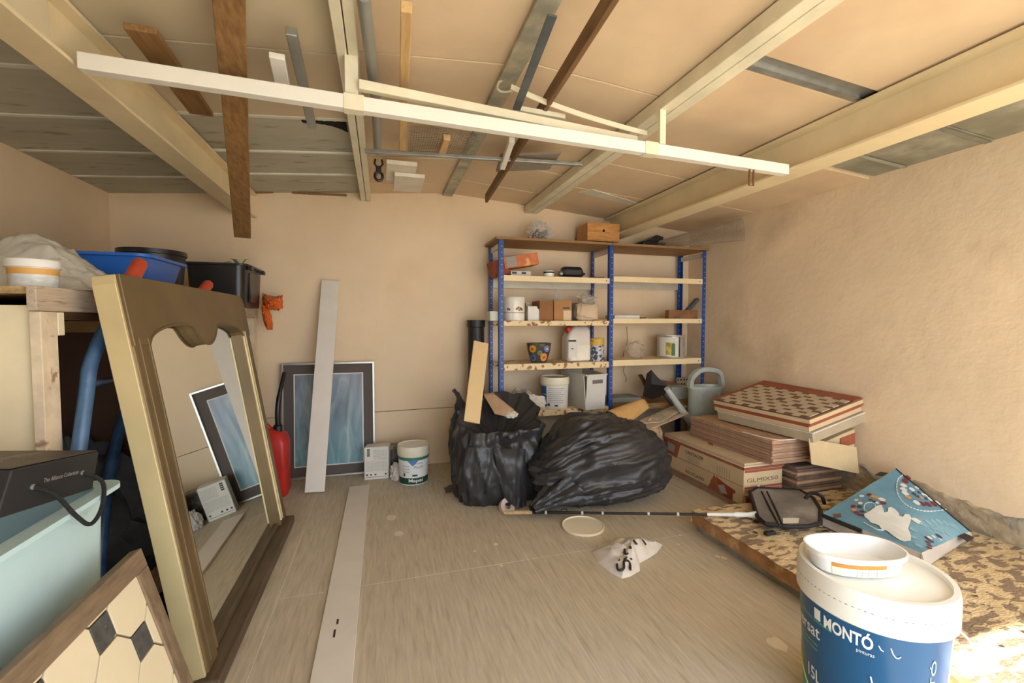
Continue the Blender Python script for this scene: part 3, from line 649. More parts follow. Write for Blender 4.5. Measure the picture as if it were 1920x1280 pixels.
for ps, c_ in ((.42, (96, 124, 138)), (.55, (134, 156, 160)), (.66, (168, 184, 180))): e = E_.new(ps); e.color = (*lin(c_), 1)
sp = n.new('ShaderNodeSeparateXYZ'); l.new(tc.outputs['Object'], sp.inputs[0]); mr = n.new('ShaderNodeMapRange'); mr.inputs['From Min'].default_value = .1; mr.inputs['From Max'].default_value = .8; l.new(sp.outputs['Z'], mr.inputs['Value'])
r2 = n.new('ShaderNodeValToRGB'); l.new(mr.outputs[0], r2.inputs[0]); r2.color_ramp.elements[0].color = (*lin((110, 168, 180)), 1); r2.color_ramp.elements[1].color = (*lin((168, 164, 172)), 1)
mx = n.new('ShaderNodeMix'); mx.data_type = 'RGBA'; mx.blend_type = 'MIX'; mx.inputs['Factor'].default_value = .45; l.new(rp.outputs[0], mx.inputs['A']); l.new(r2.outputs[0], mx.inputs['B'])
l.new(mx.outputs['Result'], n['Principled BSDF'].inputs['Base Color']); n['Principled BSDF'].inputs['Roughness'].default_value = .25
mw += .008
pslab(pl + mw, pr_ - mw, mw, PHt - mw, .0095, .0105, 'painting', art, 0)

# tall board leaning on the wall, board lying on the floor
p, q = V((-.462, 3.32, .0)), onY(620, 526, 3.735)
d = (q - p).normalized(); sx = d.cross(V((0, -1, .12))).normalized()
o = B().bar(p + V((0, 0, .012)), q, .128, .014, up=(0, -1, .1)).build('tall_board', mat('white_laminate', (226, 218, 206), .5, var=.03), bevel=.0015)
tag(o, 'tall narrow white laminate board leaning on the back wall in front of the picture', 'board')
t = thing('floor_board', (-.17, 2.3, 0), 'long narrow white laminate board lying on the floor', 'board')
B().hexa([(-.243, 1.05, 0), (-.108, 1.05, 0), (-.100, 3.365, 0), (-.236, 3.355, 0), (-.243, 1.05, .013), (-.108, 1.05, .013), (-.100, 3.365, .013), (-.236, 3.355, .013)]).build('plank', mat('white_laminate', (0, 0, 0)), t, bevel=.0015)
for px, py, L_ in ((627, 1187, .022), (633, 1165, .016)):
    c = onZ(px, py, .013); B().box((c.x - .004, c.y - L_, .0125), (c.x + .004, c.y + L_, .0135)).build('slot', mat('black_plastic', (0, 0, 0)), t)

# printed adhesive pack, clear crate, crumpled bag
c = onZ(709, 893, 0); t = thing('adhesive_pack', (c.x, 3.56, 0), 'white printed carton of powder standing beside the picture', 'carton')
x0, x1 = onY(683, 890, 3.52).x, onY(729, 890, 3.52).x
pk = B().hexa([(x0, 3.50, 0), (x1, 3.49, 0), (x1 + .02, 3.61, 0), (x0 + .02, 3.62, 0), (x0, 3.52, .245), (x1, 3.51, .245), (x1 + .02, 3.62, .245), (x0 + .02, 3.63, .245)]).build('carton', mat('white_print', (222, 218, 206), .6, var=.04), t, bevel=.006)
fr_ = lambda u, v: V((x0 + (x1 - x0) * u, 3.4985 + .02 * v - .01 * u, .245 * v))
ki = mat('dark_ink', (70, 68, 66), .6)
for k in range(7): text_on(('lorem', 'ipsum', 'dolor')[0] if False else 'IIIIIIIIIIIIIII', lambda u, v, k=k: fr_(.38 + .55 * u, .88 - .045 * k + .022 * v), mat('grey_ink', (150, 146, 138), .6), pk, name='print_line')
for k in range(9): text_on('IIIIIIIIIIIIIIIIIIIIII', lambda u, v, k=k: fr_(.10 + .82 * u, .54 - .035 * k + .018 * v), mat('grey_ink', (0, 0, 0)), pk, name='print_line')
for k in range(4):
    b = B(); b.add([fr_(a, e) for a, e in ((.12, .72 + .06 * k), (.24, .72 + .06 * k), (.24, .765 + .06 * k), (.12, .765 + .06 * k))], [(0, 1, 2, 3)]); b.build('pictogram', ki, pk)
for a_ in (.08, .24, .42, .84):
    b = B(); b.add([fr_(a, e) for a, e in ((a_, .13), (a_ + .07, .13), (a_ + .07, .18), (a_, .18))], [(0, 1, 2, 3)]); b.build('pictogram', ki, pk)
b = B(); b.add([fr_(a, e) for a, e in ((.06, .07), (.92, .07), (.92, .09), (.06, .09))], [(0, 1, 2, 3)]); b.build('print_bar', mat('grey_ink', (0, 0, 0)), pk)
cx_ = onY(745, 870, 3.64).x
b = B(); b.box((cx_ - .06, 3.57, .0), (cx_ + .08, 3.70, .22)); tag(b.build('wrapped_bundle', mat('smoky_film', (96, 94, 92), .2, var=.5, scale=14, c2=(190, 188, 180), c2scale=9, c2thr=.6, c2soft=.05, bump=.5, bscale=16), bevel=.02), 'bundle in dark shrink wrap behind the white carton', 'bundle')
b = B(); cw = onZ(747, 893, 0); blob(b, (cw.x - .02, 3.45, .05), .04, .045, .075, 12, .3, 2.5, zmin=0, ridge=.3); tag(b.build('crumpled_paper', mat('white_paper', (206, 198, 186), .8, bump=.4, bscale=20), smooth=True), 'crumpled white paper beside the white paint bucket', 'paper')

# generic paint bucket builder
def bucket(name, c, r, h, label, body_m, lid_m, wrap=None, handle=True, lidh=.2, taper=.88):
    c = V(c); t = thing(name, c, label, 'bucket'); rb = r * taper
    bd = B().lathe(c, [(rb * .97, 0), (rb, .008), (r * .965, h * (1 - lidh)), (r * .965, h * .97)], 56).build('body', body_m, t, smooth=True)
    B().lathe(c, [(r * .975, h * (1 - lidh)), (r * 1.02, h * (1 - lidh) + .004), (r * 1.02, h * .95), (r * 1.0, h), (r * .93, h), (r * .92, h - .014), (0, h - .014)], 56).build('lid', lid_m, t, smooth=True)
    def surf(a, z, d=.0012):
        rr = rb + (r * .965 - rb) * (z - .008) / (h * (1 - lidh) - .008); return c + V(((rr + d) * math.cos(a), (rr + d) * math.sin(a), z))
    return t, surf, bd
def wrapq(surf, a0, a1, z0, z1, m, parent, name, d=.0012, n=16):
    b = B(); b.surf(lambda u, v: surf(a0 + (a1 - a0) * u, z0 + (z1 - z0) * v, d), n, 2); return b.build(name, m, parent, smooth=True)
c = V((.222, 3.385, 0)); t, sf, bd = bucket('primer_bucket', c, .117, .285, 'small white bucket with a green banded label beside the white carton', mat('white_plastic', (0, 0, 0)), mat('ivory_plastic', (236, 226, 200), .45), lidh=.26)
face = math.atan2(-c.y, -c.x)
gr = mat('green_print', (62, 128, 92), .5); dg = mat('dark_green_print', (28, 70, 52), .5)
wrapq(sf, face - 1.5, face + 1.5, .186, .208, gr, bd, 'green_band'); wrapq(sf, face - 1.5, face + 1.5, .008, .056, dg, bd, 'green_band')
b = B(); b.surf(lambda u, v: sf(face - .45 + .8 * u, .19 - .045 * v * (1 - abs(2 * u - 1)), .0016), 12, 3); b.build('blue_swoosh', mat('blue_print', (96, 130, 190), .5), bd)
text_on('Mapei', lambda u, v: sf(face - .35 + 1.0 * u, .016 + .034 * v, .002), mat('white_card', (0, 0, 0)), bd, bold=.02)
text_on('Primer', lambda u, v: sf(face + .1 + .55 * u, .158 + .014 * v, .002), mat('navy_ink', (50, 70, 120), .5), bd)
text_on('PLUS', lambda u, v: sf(face + .05 + .6 * u, .128 + .016 * v, .002), mat('dark_ink', (0, 0, 0)), bd)
for k in range(3): text_on('IIIIIIIII', lambda u, v, k=k: sf(face - .8 + .5 * u, .14 - .022 * k + .01 * v, .002), mat('grey_ink', (0, 0, 0)), bd, name='print_line')
wrapq(sf, face - .75, face - .6, .068, .09, mat('dark_ink', (0, 0, 0)), bd, 'pictogram'); wrapq(sf, face - .1, face + .25, .068, .082, mat('dark_ink', (0, 0, 0)), bd, 'pictogram')

# ================================================================== BLUE SHELVING
SYF, SYB = 3.36, 3.715; SXS = (.905, 1.866, 2.80); STOP = 1.845
blue_post = mat('blue_rack_steel', (34, 74, 148), .4, var=.1, scale=10)
shelf_cream = mat('cream_shelf', (238, 216, 172), .5, var=.04)
shelf_rust = mat('rusty_cream_shelf', (236, 212, 166), .55, var=.05, c2=(150, 96, 44), c2scale=26, c2thr=.585, c2soft=.03)
shelf_grey = mat('grey_shelf', (206, 200, 186), .5, metal=.2)
brown_board = mat('brown_shelf_board', (152, 116, 72), .6, var=.12, scale=6, stretch=(2, 10, 10))
t = rack = thing('shelving_unit', (1.85, 3.54, 0), 'blue steel shelving unit with two bays of cream shelves against the back wall', 'shelving')
holes_m = mat('pale_hole', (196, 204, 216), .6)
for k, x in enumerate(SXS):
    for y, s_ in ((SYF, 1), (SYB, -1)):
        xx = x if k < 2 else x - .0; d = 1 if k < 2 else -1
        b = B()
        b.box((xx, y, 0), (xx + d * .036 if d > 0 else xx, y + s_ * .003, STOP)) if False else None
        x0, x1 = (xx - .018, xx + .018)
        ya, yb = sorted((y, y + s_ * .003)); b.box((x0, ya, 0), (x1, yb, STOP))
        ex_ = x0 if k < 2 else x1 - .003
        ya, yb = sorted((y + s_ * .003, y + s_ * .036)); b.box((ex_, ya, 0), (ex_ + .003, yb, STOP))
        o = b.build('post', blue_post, t)
        if s_ > 0:
            h = B(); z = .45
            while z < STOP - .04:
                h.lathe((xx + .004, y - .0004, z), [(0, -.0003), (.0042, -.0003), (.0042, .0003), (0, .0003)], 8, ax=(0, 1, 0)); z += .048
            ho = h.build('post_holes', holes_m, o); ho['kind'] = 'stuff'
        else:
            h = B(); z = .45
            while z < STOP - .04:
                h.lathe((xx + .004, y - .0034, z), [(0, -.0003), (.0042, -.0003), (.0042, .0003), (0, .0003)], 8, ax=(0, 1, 0)); z += .048
            ho = h.build('post_holes', holes_m, o); ho['kind'] = 'stuff'
LV = {0: (1.570, 1.212, .868, .487), 1: (1.588, 1.232, .877, .49)}
LIP = (.045, .04, .05, .05)
for bay in (0, 1):
    x0, x1 = SXS[bay] + .019, SXS[bay + 1] - .019
    for k, z in enumerate(LV[bay]):
        m = shelf_rust if bay == 0 and k > 0 else (brown_board if k == 3 and bay else shelf_cream)
        b = B(); lp = LIP[k]
        b.box((x0 - .036, SYF + .006, z - .012), (x1 + .036, SYB - .006, z)) if False else b.box((x0, SYF + .002, z - .004), (x1, SYB - .006, z))
        b.box((x0, SYF - .004, z - lp), (x1, SYF + .002, z))
        b.box((x0, SYB - .008, z - lp), (x1, SYB - .006, z - .004))
        b.build('shelf', m, t, bevel=.001)
        if k == 0: B().box((x0, SYB - .012, z - lp - .028), (x1, SYB - .009, z - .006)).build('rear_rail', shelf_grey, t)
    for k, z in enumerate(LV[bay]):
        px_ = x1 - .03; B().lathe((px_, SYF - .0042, z - LIP[k] / 2), [(0, -.0006), (.005, -.0006), (.005, .0006), (0, .0006)], 10, ax=(0, 1, 0)).build('bolt', mat('black_plastic', (0, 0, 0)), t)
for x in SXS: B().box((x - .008, SYF + .036, STOP - .06), (x + .008, SYB - .036, STOP - .02)).build('top_brace', shelf_grey, t)
for (x0, x1) in ((.86, 1.862), (1.866, 2.83)): B().box((x0, SYF - .02, STOP), (x1, SYB + .03, STOP + .02)).build('top_board', brown_board, t, bevel=.002)
TOPZ = STOP + .0205

# ---- top of the unit
c = onY(1013, 447, 3.56); t = thing('trinket_bag', (c.x, 3.56, TOPZ), 'clear plastic bag of dark rings on top of the shelving', 'bag')
b = B(); blob(b, (c.x, 3.56, TOPZ + .085), .1, .06, .1, 4, .35, 2.4, zmin=TOPZ, ridge=.4); b.build('film', clear_plastic('clear_film', (228, 226, 220), .3), t, smooth=True)
random.seed(3)
for k in range(26):
    p = V((c.x + random.uniform(-.055, .07), 3.56 + random.uniform(-.03, .03), TOPZ + random.uniform(.018, .12))); a = V((random.uniform(-1, 1), random.uniform(-1, 1), random.uniform(-1, 1))).normalized(); e = a.orthogonal().normalized(); f_ = a.cross(e); r_ = random.uniform(.009, .016)
    B().tube([p + e * (r_ * math.cos(q)) + f_ * (r_ * math.sin(q)) for q in [2 * math.pi * i / 10 for i in range(11)]], .0035, 5, False).build('ring', mat('dark_bronze', (70, 52, 36), .5, var=.3), t)
x0, x1 = onY(1100, 440, 3.5).x, onY(1160, 440, 3.5).x
t = thing('pine_drawer', ((x0 + x1) / 2, 3.56, TOPZ), 'small pine wood box with a round hole on top of the shelving', 'box')
pine = mat('pine', (206, 148, 84), .55, var=.15, scale=5, stretch=(2, 10, 12), c2=(170, 108, 56), c2scale=7, c2thr=.66, c2soft=.05)
zt = onY(1120, 418, 3.5).z
B().box((x0, 3.485, TOPZ + .035), (x1, 3.503, TOPZ + .035 + (zt - TOPZ - .035) * .5 - .001)).build('plank', pine, t, bevel=.002)
B().box((x0, 3.485, TOPZ + .035 + (zt - TOPZ - .035) * .5), (x1, 3.503, zt)).build('plank', pine, t, bevel=.002)
for xa in (x0, x1 - .015): B().box((xa, 3.504, TOPZ + .02), (xa + .015, 3.70, zt - .004)).build('side', pine, t, bevel=.002)
B().box((x0 + .016, 3.69, TOPZ + .02), (x1 - .016, 3.705, zt - .004)).build('back', pine, t); B().box((x0, 3.505, TOPZ), (x1, 3.70, TOPZ + .019)).build('bottom', wood_dark, t)
B().lathe(((x0 + x1) / 2, 3.4845, (TOPZ + zt) / 2 + .03), [(0, -.001), (.012, -.001), (.012, .001), (0, .001)], 14, ax=(0, 1, 0)).build('hole', mat('dark_void', (0, 0, 0)), t)
b = B(); p_ = onY(1080, 446, 3.55); b.surf(lambda u, v: V((p_.x - .12 + .26 * u, 3.5 + .14 * v, TOPZ + .003 + .05 * u * math.sin(math.pi * v) + .012 * fbm((u * 5, v * 5, 2)) + .01)), 20, 14)
tag(b.build('plastic_film', clear_plastic('thin_film', (235, 232, 224), .22), smooth=True), 'thin clear plastic film beside the pine box', 'plastic sheet')
c = onY(1222, 450, 3.55)
b = B(); b.box((c.x - .12, 3.50, TOPZ), (c.x + .11, 3.68, TOPZ + .065)); b.prism([(c.x - .10, 3.50, TOPZ + .065), (c.x + .09, 3.50, TOPZ + .065), (c.x + .09, 3.50, TOPZ + .11), (c.x + .02, 3.50, TOPZ + .125), (c.x - .03, 3.50, TOPZ + .095)], (0, .16, 0))
tag(b.build('black_case', mat('black_plastic', (0, 0, 0)), bevel=.006), 'low black case under the right I-beam on top of the shelving', 'case')
# roll of wire mesh
A0, A1 = V((2.36, 3.62, TOPZ + .03)), V((2.855, 2.98, TOPZ + .095)); d = (A1 - A0).normalized(); e = d.cross(V((0, 0, 1))).normalized(); f_ = e.cross(d)
b = B(); wire = mat('wire', (176, 160, 138), .5, metal=.3)
turns = 1.6; nA, nL = 56, 60
def mp_(a, s): r_ = (.025 + .07 * s) * (1 - .12 * a / (2 * math.pi * turns)); return A0 + (A1 - A0) * s + e * (r_ * math.cos(a)) + f_ * (r_ * math.sin(a))
b.surf(lambda u, v: mp_(2 * math.pi * turns * u, v), nA, nL)
o = b.build('mesh_roll', wire, kind=None); md = o.modifiers.new('w', 'WIREFRAME'); md.thickness = .0026; md.use_even_offset = False
tag(o, 'loose roll of fine wire mesh lying on the right end of the shelving', 'wire mesh')

# ---- shelf one, left bay
Z1 = LV[0][0] + .0005
def cuboid(name, px0, px1, Y0, Y1, z0, z1, m, label, cat, bevel=.002, group=None):
    a, b_ = onY(px0, 560, Y0).x, onY(px1, 560, Y0).x; return tag(B().box((a, Y0, z0), (b_, Y1, z1)).build(name, m, bevel=bevel), label, cat, group)
orange_card = mat('orange_card', (212, 122, 70), .6, var=.15, scale=10, c2=(228, 170, 110), c2scale=7, c2thr=.56, c2soft=.03)
xo = onY(962, 500, 3.45).x
t = thing('orange_carton', (xo, 3.5, Z1), 'battered orange carton tilted on the top left shelf', 'carton')
b = B(); b.frame((xo - .04, 3.44, Z1 + .062), (.985, 0, .17), (0, 1, 0), (-.17, 0, .985), (-.03, 0, 0), (.265, .19, .095)); b.build('body', orange_card, t, bevel=.003)
b = B(); b.frame((xo - .0395, 3.4385, Z1 + .0625), (.985, 0, .17), (0, 1, 0), (-.17, 0, .985), (-.01, 0, .01), (.075, .001, .09)); b.build('grey_panel', mat('grey_print', (160, 158, 150), .6), t)
b = B(); b.frame((xo - .10, 3.45, Z1 + .004), (.97, 0, .26), (0, 1, 0), (-.26, 0, .97), (-.05, 0, 0), (.075, .16, .125)); tag(b.build('red_carton', mat('red_brown_card', (150, 66, 44), .65, var=.2), bevel=.003), 'dark red carton squeezed beside the left post under the orange carton', 'carton')
t = thing('printed_pack', (xo + .05, 3.5, Z1), 'flat white and black printed pack under the orange carton', 'pack')
b = B(); b.frame((xo - .02, 3.445, Z1), (1, 0, 0), (0, 1, 0), (0, 0, 1), (0, 0, 0), (.17, .15, .045)); b.build('body', mat('white_print', (0, 0, 0)), t, bevel=.003)
for a, b_ in ((.01, .05), (.09, .13)): B().frame((xo - .02, 3.4445, Z1), (1, 0, 0), (0, 1, 0), (0, 0, 1), (a, 0, .022), (b_, .0005, .038)).build('black_print', mat('dark_ink', (0, 0, 0)), t)
c = V((onY(1029, 515, 3.43).x, 3.43, Z1)); t = thing('small_tin', c, 'small white tin with a dark band on the top left shelf', 'tin')
B().lathe(c, [(.042, 0), (.044, .03)], 28).build('body', tubw, t, smooth=True); B().lathe(c, [(.045, .03), (.046, .033), (.045, .042)], 28).build('band', mat('black_plastic', (0, 0, 0)), t, smooth=True); B().lathe(c, [(.045, .042), (.04, .055), (.02, .062), (0, .063)], 28).build('lid', mat('grey_tin', (206, 206, 198), .4), t, smooth=True)
x0, x1 = onY(1058, 510, 3.45).x, onY(1094, 510, 3.45).x
t = thing('electric_motor', ((x0 + x1) / 2, 3.5, Z1), 'black electric motor with a grey shaft end on the top left shelf', 'motor')
dk = mat('dark_motor', (40, 42, 46), .4)
zc = Z1 + .052
loft([[V((x, 3.5 + .052 * math.cos(a) * s, zc + .052 * math.sin(a) * s)) for a in [2 * math.pi * (i + .5) / 8 for i in range(8)]] for x, s in ((x0 + .0, .8), (x0 + .02, 1), (x1 - .02, 1), (x1, .8))]).build('housing', dk, t)
B().lathe((x0 - .03, 3.5, zc - .012), [(.016, 0), (.024, .01), (.024, .035)], 16, ax=(1, 0, 0)).build('shaft_end', galv, t, smooth=True); B().lathe((x1 - .003, 3.5, zc - .008), [(.026, 0), (.02, .02), (.008, .025), (.008, .04)], 16, ax=(1, 0, 0)).build('gland', dk, t, smooth=True)
b = B(); b.tube([V((1.72 + .03 * math.cos(q), 3.42 + .03 * math.sin(q), Z1 + .004 + .001 * q)) for q in [i * .5 for i in range(16)]] + [V((1.83, 3.42, Z1 + .012))], .003, 6)
tag(b.build('wire_coil', mat('dark_wire', (70, 62, 54), .6), smooth=True), 'thin dark wire loop beside the middle post', 'wire')

# ---- shelf two, left bay
Z2 = LV[0][1] + .0005
cuboid('pale_crate', 919, 934, 3.40, 3.58, Z2, Z2 + .075, mat('pale_green_plastic', (206, 208, 190), .5), 'pale greenish box behind the left front post', 'box')
c = V((onY(964, 600, 3.46).x, 3.46, Z2)); r_ = .5 * (onY(983, 600, 3.46).x - onY(945, 600, 3.46).x)
t = thing('enamel_jar', c, 'white enamel jar with a flower pattern and a lid on the second shelf', 'jar')
en = mat('white_enamel', (236, 230, 218), .2, var=.02)
B().lathe(c, [(r_ * .97, 0), (r_, .006), (r_, .13)], 40).build('body', en, t, smooth=True)
B().lathe(c, [(r_ * 1.01, .13), (r_ * 1.02, .134), (r_ * 1.02, .178), (r_ * .96, .19), (r_ * .4, .195), (0, .195)], 40).build('lid', en, t, smooth=True)
for z in (.062, .131): B().lathe(c, [(r_ * 1.005, z), (r_ * 1.012, z + .002), (r_ * 1.005, z + .004)], 40).build('dark_line', mat('dark_ink', (0, 0, 0)), t)
fa = math.atan2(-c.y, -c.x)
for k, (da, dz, cc_) in enumerate(((.25, .095, (176, 70, 50)), (.42, .105, (120, 130, 60)), (.5, .085, (190, 120, 60)), (.66, .098, (160, 50, 50)), (.78, .09, (90, 110, 60)), (-.6, .095, (110, 110, 120)), (-.45, .09, (120, 112, 100)))):
    a = fa + da; p = c + V((r_ * math.cos(a), r_ * math.sin(a), dz)); B().lathe(p, [(0, .0), (.010, .0), (.009, .0025), (0, .003)], 7, ax=(math.cos(a), math.sin(a), 0)).build('flower_print', mat('flower_%d' % k, cc_, .4), t)
cuboid('wood_offcut', 986, 993, 3.50, 3.56, Z2, Z2 + .15, mat('grey_wood2', (186, 162, 126), .7), 'upright thin wood offcut behind the small white carton', 'offcut')
x0, x1 = onY(990, 590, 3.44).x, onY(1008, 590, 3.44).x
t = thing('small_carton', ((x0 + x1) / 2, 3.47, Z2), 'small plain white carton on the second shelf', 'carton')
B().prism([(x0, 3.44, Z2), (x1 + .015, 3.44, Z2), (x1 + .015, 3.44, Z2 + .09), (x1, 3.44, Z2 + .105), (x1 - .005, 3.44, Z2 + .12), (x0, 3.44, Z2 + .12)], (0, .07, 0)).build('body', mat('white_card', (232, 230, 224), .6), t, bevel=.002)
card = mat('brown_card', (178, 130, 82), .75, var=.08)
def open_box(px0, px1, Y0, Y1, z0, h, label, dark=False):
    a, b_ = onY(px0, 590, Y0).x, onY(px1, 590, Y0).x; t = thing('cardboard_box', ((a + b_) / 2, (Y0 + Y1) / 2, z0), label, 'box'); w_ = .005
    m = mat('brown_card', (0, 0, 0)) if not dark else mat('dark_card', (150, 104, 62), .75)
    B().box((a, Y0, z0), (b_, Y0 + w_, z0 + h)).build('front', m, t); B().box((a, Y1 - w_, z0), (b_, Y1, z0 + h)).build('back', m, t)
    B().box((a, Y0 + w_, z0), (a + w_, Y1 - w_, z0 + h)).build('side', m, t); B().box((b_ - w_, Y0 + w_, z0), (b_, Y1 - w_, z0 + h)).build('side', m, t)
    B().box((a + w_, Y0 + w_, z0), (b_ - w_, Y1 - w_, z0 + w_)).build('bottom', m, t); return t, a, b_
t, a, b_ = open_box(1012, 1037, 3.43, 3.62, Z2, .165, 'plain brown cardboard box on the second shelf', True)
t, a, b_ = open_box(1039, 1072, 3.42, 3.62, Z2, .17, 'open brown cardboard box with a white label holding a grey scraper')
B().box((b_ - .075, 3.4185, Z2 + .004), (b_ - .004, 3.4195, Z2 + .085)).build('label', mat('cream_label', (216, 196, 158), .7), t); B().box((b_ - .08, 3.418, Z2 + .098), (b_ - .02, 3.4195, Z2 + .112)).build('dark_tape', mat('dark_ink', (0, 0, 0)), t)
b = B(); xs_ = (a + b_) / 2 - .02; b.prism([(xs_ - .03, 3.52, Z2 + .10), (xs_ + .03, 3.52, Z2 + .10), (xs_ + .028, 3.52, Z2 + .20), (xs_ + .012, 3.52, Z2 + .26), (xs_, 3.52, Z2 + .275), (xs_ - .014, 3.52, Z2 + .25), (xs_ - .03, 3.52, Z2 + .18)], (0, .004, 0))
tag(b.build('scraper_blade', mat('grey_blade', (160, 150, 136), .5, metal=.3), bevel=.001), 'pointed grey trowel blade standing in the open cardboard box', 'trowel')
cuboid('gap_shade', 1073, 1082, 3.48, 3.62, Z2, Z2 + .15, mat('gap_shade_tone', (74, 66, 60), .7), 'dark filler standing for the shaded gap between cardboard box and paper bag', 'box')  # dark block added where there is only a shaded gap
x0, x1 = onY(1084, 590, 3.42).x, onY(1124, 590, 3.42).x
t = thing('paper_sack', ((x0 + x1) / 2, 3.5, Z2), 'crumpled off-white paper sack on the second shelf', 'sack')
b = B(); blob(b, ((x0 + x1) / 2, 3.51, Z2 + .075), (x1 - x0) * .54, .10, .085, 9, .12, 2, zmin=Z2, pw=.55, ridge=.1); b.build('body', mat('sack_paper', (214, 190, 158), .8, var=.08, bump=.3, bscale=20), t, smooth=True)
b = B(); blob(b, ((x0 + x1) / 2 + .02, 3.51, Z2 + .18), .075, .06, .05, 19, .4, 2.4, zmin=Z2 + .14, ridge=.4); tag(b.build('clear_bag', clear_plastic('clear_bag_film', (220, 214, 204), .4), smooth=True), 'crumpled clear bag on top of the paper sack', 'bag')

# ---- shelf three, left bay
Z3 = LV[0][2] + .0005
x0, x1 = onY(988, 684, 3.46).x, onY(1032, 684, 3.46).x; c = V(((x0 + x1) / 2, 3.46, Z3)); r_ = (x1 - x0) / 2
t = thing('flower_pot', c, 'ceramic flower pot painted with orange and blue flowers on the third shelf', 'pot')
B().lathe(c, [(r_ * .60, 0), (r_ * .66, .012), (r_ * .92, .10), (r_ * .98, .148), (r_ * 1.0, .16), (r_ * .93, .16), (r_ * .9, .14), (r_ * .6, .02), (0, .02)], 44).build('body', mat('dark_glaze', (86, 86, 60), .25, var=.3, scale=22, c2=(50, 60, 110), c2scale=16, c2thr=.56, c2soft=.04), t, smooth=True)
fa = math.atan2(-c.y, -c.x)
def pot_pt(a, z, d): rr = r_ * (.66 + .28 * min(1, z / .1)) if z < .1 else r_ * (.93 + .05 * (z - .1) / .05); return c + V(((rr + d) * math.cos(a), (rr + d) * math.sin(a), z))
for k, (da, z, rr, c1, c2_) in enumerate(((-.55, .118, .034, (226, 160, 70), (190, 70, 30)), (.72, .118, .03, (120, 124, 170), (220, 216, 200)), (.5, .05, .036, (220, 138, 50), (150, 70, 30)), (-.6, .045, .034, (90, 100, 150), (40, 44, 80)), (.08, .085, .022, (120, 128, 60), (90, 100, 50)))):
    a = fa + da; nn = V((math.cos(a), math.sin(a), .25)); p = pot_pt(a, z, -.004)
    pet = B(); tx = V((-math.sin(a), math.cos(a), 0)); tz = V((0, 0, 1))
    for q in range(9):
        an = 2 * math.pi * q / 9; pp = pot_pt(a + rr * .6 * math.cos(an) / r_, z + rr * .6 * math.sin(an), .0005); pet.lathe(pp, [(0, 0), (rr * .42, 0), (rr * .3, .002), (0, .0025)], 8, ax=nn)
    pet.build('petals', mat('petal_%d' % k, c1, .35), t, smooth=True)
    B().lathe(pot_pt(a, z, .001), [(0, 0), (rr * .38, 0), (rr * .3, .003), (0, .004)], 12, ax=nn).build('flower_centre', mat('centre_%d' % k, c2_, .35), t, smooth=True)
x0, x1 = onY(1063, 684, 3.45).x, onY(1107, 684, 3.45).x; cx_ = (x0 + x1) / 2; hw = (x1 - x0) / 2
t = thing('plastic_canister', (cx_, 3.5, Z3), 'translucent white canister with a red cap half full on the third shelf', 'canister')
can = mat('milky_canister', (222, 214, 202), .35, var=.03)
loft([rrect(cx_, 3.51, hw * .93, .07, Z3, .03), rrect(cx_, 3.51, hw, .078, Z3 + .012, .03), rrect(cx_, 3.51, hw, .078, Z3 + .20, .03), rrect(cx_ + .015, 3.51, hw * .88, .07, Z3 + .255, .03), rrect(cx_ + .03, 3.51, hw * .62, .045, Z3 + .295, .03)]).build('body', can, t, smooth=True, ang=60)
loft([rrect(cx_ + .003, 3.51, hw * .98, .0785, Z3 + .010, .03), rrect(cx_ + .003, 3.51, hw * 1.003, .0787, Z3 + .135, .03)]).build('contents', mat('white_liquid', (240, 232, 214), .4), t, smooth=True, ang=60)
B().lathe((cx_ - hw * .55, 3.50, Z3 + .235), [(.026, 0), (.03, .02), (.03, .055), (.026, .06), (0, .06)], 18, ax=(-.45, 0, 1)).build('cap', redp, t, smooth=True)
B().tube(smooth_path([V((cx_ - .02, 3.51, Z3 + .26)), V((cx_ + .0, 3.51, Z3 + .305)), V((cx_ + .05, 3.51, Z3 + .30)), V((cx_ + .075, 3.51, Z3 + .24))]), .014, 10).build('handle', can, t, smooth=True)
B().box((x0 + .004, 3.430, Z3 + .03), (x0 + .085, 3.4315, Z3 + .19)).build('label', mat('pale_label', (226, 222, 212), .6), t); B().box((x0 + .004, 3.4290, Z3 + .168), (x0 + .075, 3.4300, Z3 + .184)).build('label_title', mat('dark_ink', (0, 0, 0)), t); B().box((x0 + .03, 3.4290, Z3 + .105), (x0 + .05, 3.4300, Z3 + .113)).build('label_mark', mat('dark_ink', (0, 0, 0)), t)
x0, x1 = onY(1109, 684, 3.43).x, onY(1132, 684, 3.43).x; c = V(((x0 + x1) / 2, 3.44, Z3)); r_ = (x1 - x0) / 2
t = thing('spray_can', c, 'fat can with a yellow top and a blue white label on the third shelf', 'can')
B().lathe(c, [(r_, 0), (r_, .135)], 32).build('body', mat('blue_white_print', (206, 206, 200), .45, var=.1, scale=30, c2=(62, 72, 104), c2scale=34, c2thr=.5, c2soft=.04), t, smooth=True)
B().lathe(c, [(r_ * 1.004, .135), (r_ * 1.004, .185), (r_ * .95, .195), (0, .195)], 32).build('top_label', mat('yellow_print', (222, 186, 86), .5, c2=(200, 110, 60), c2scale=24, c2thr=.62, c2soft=.04), t, smooth=True)

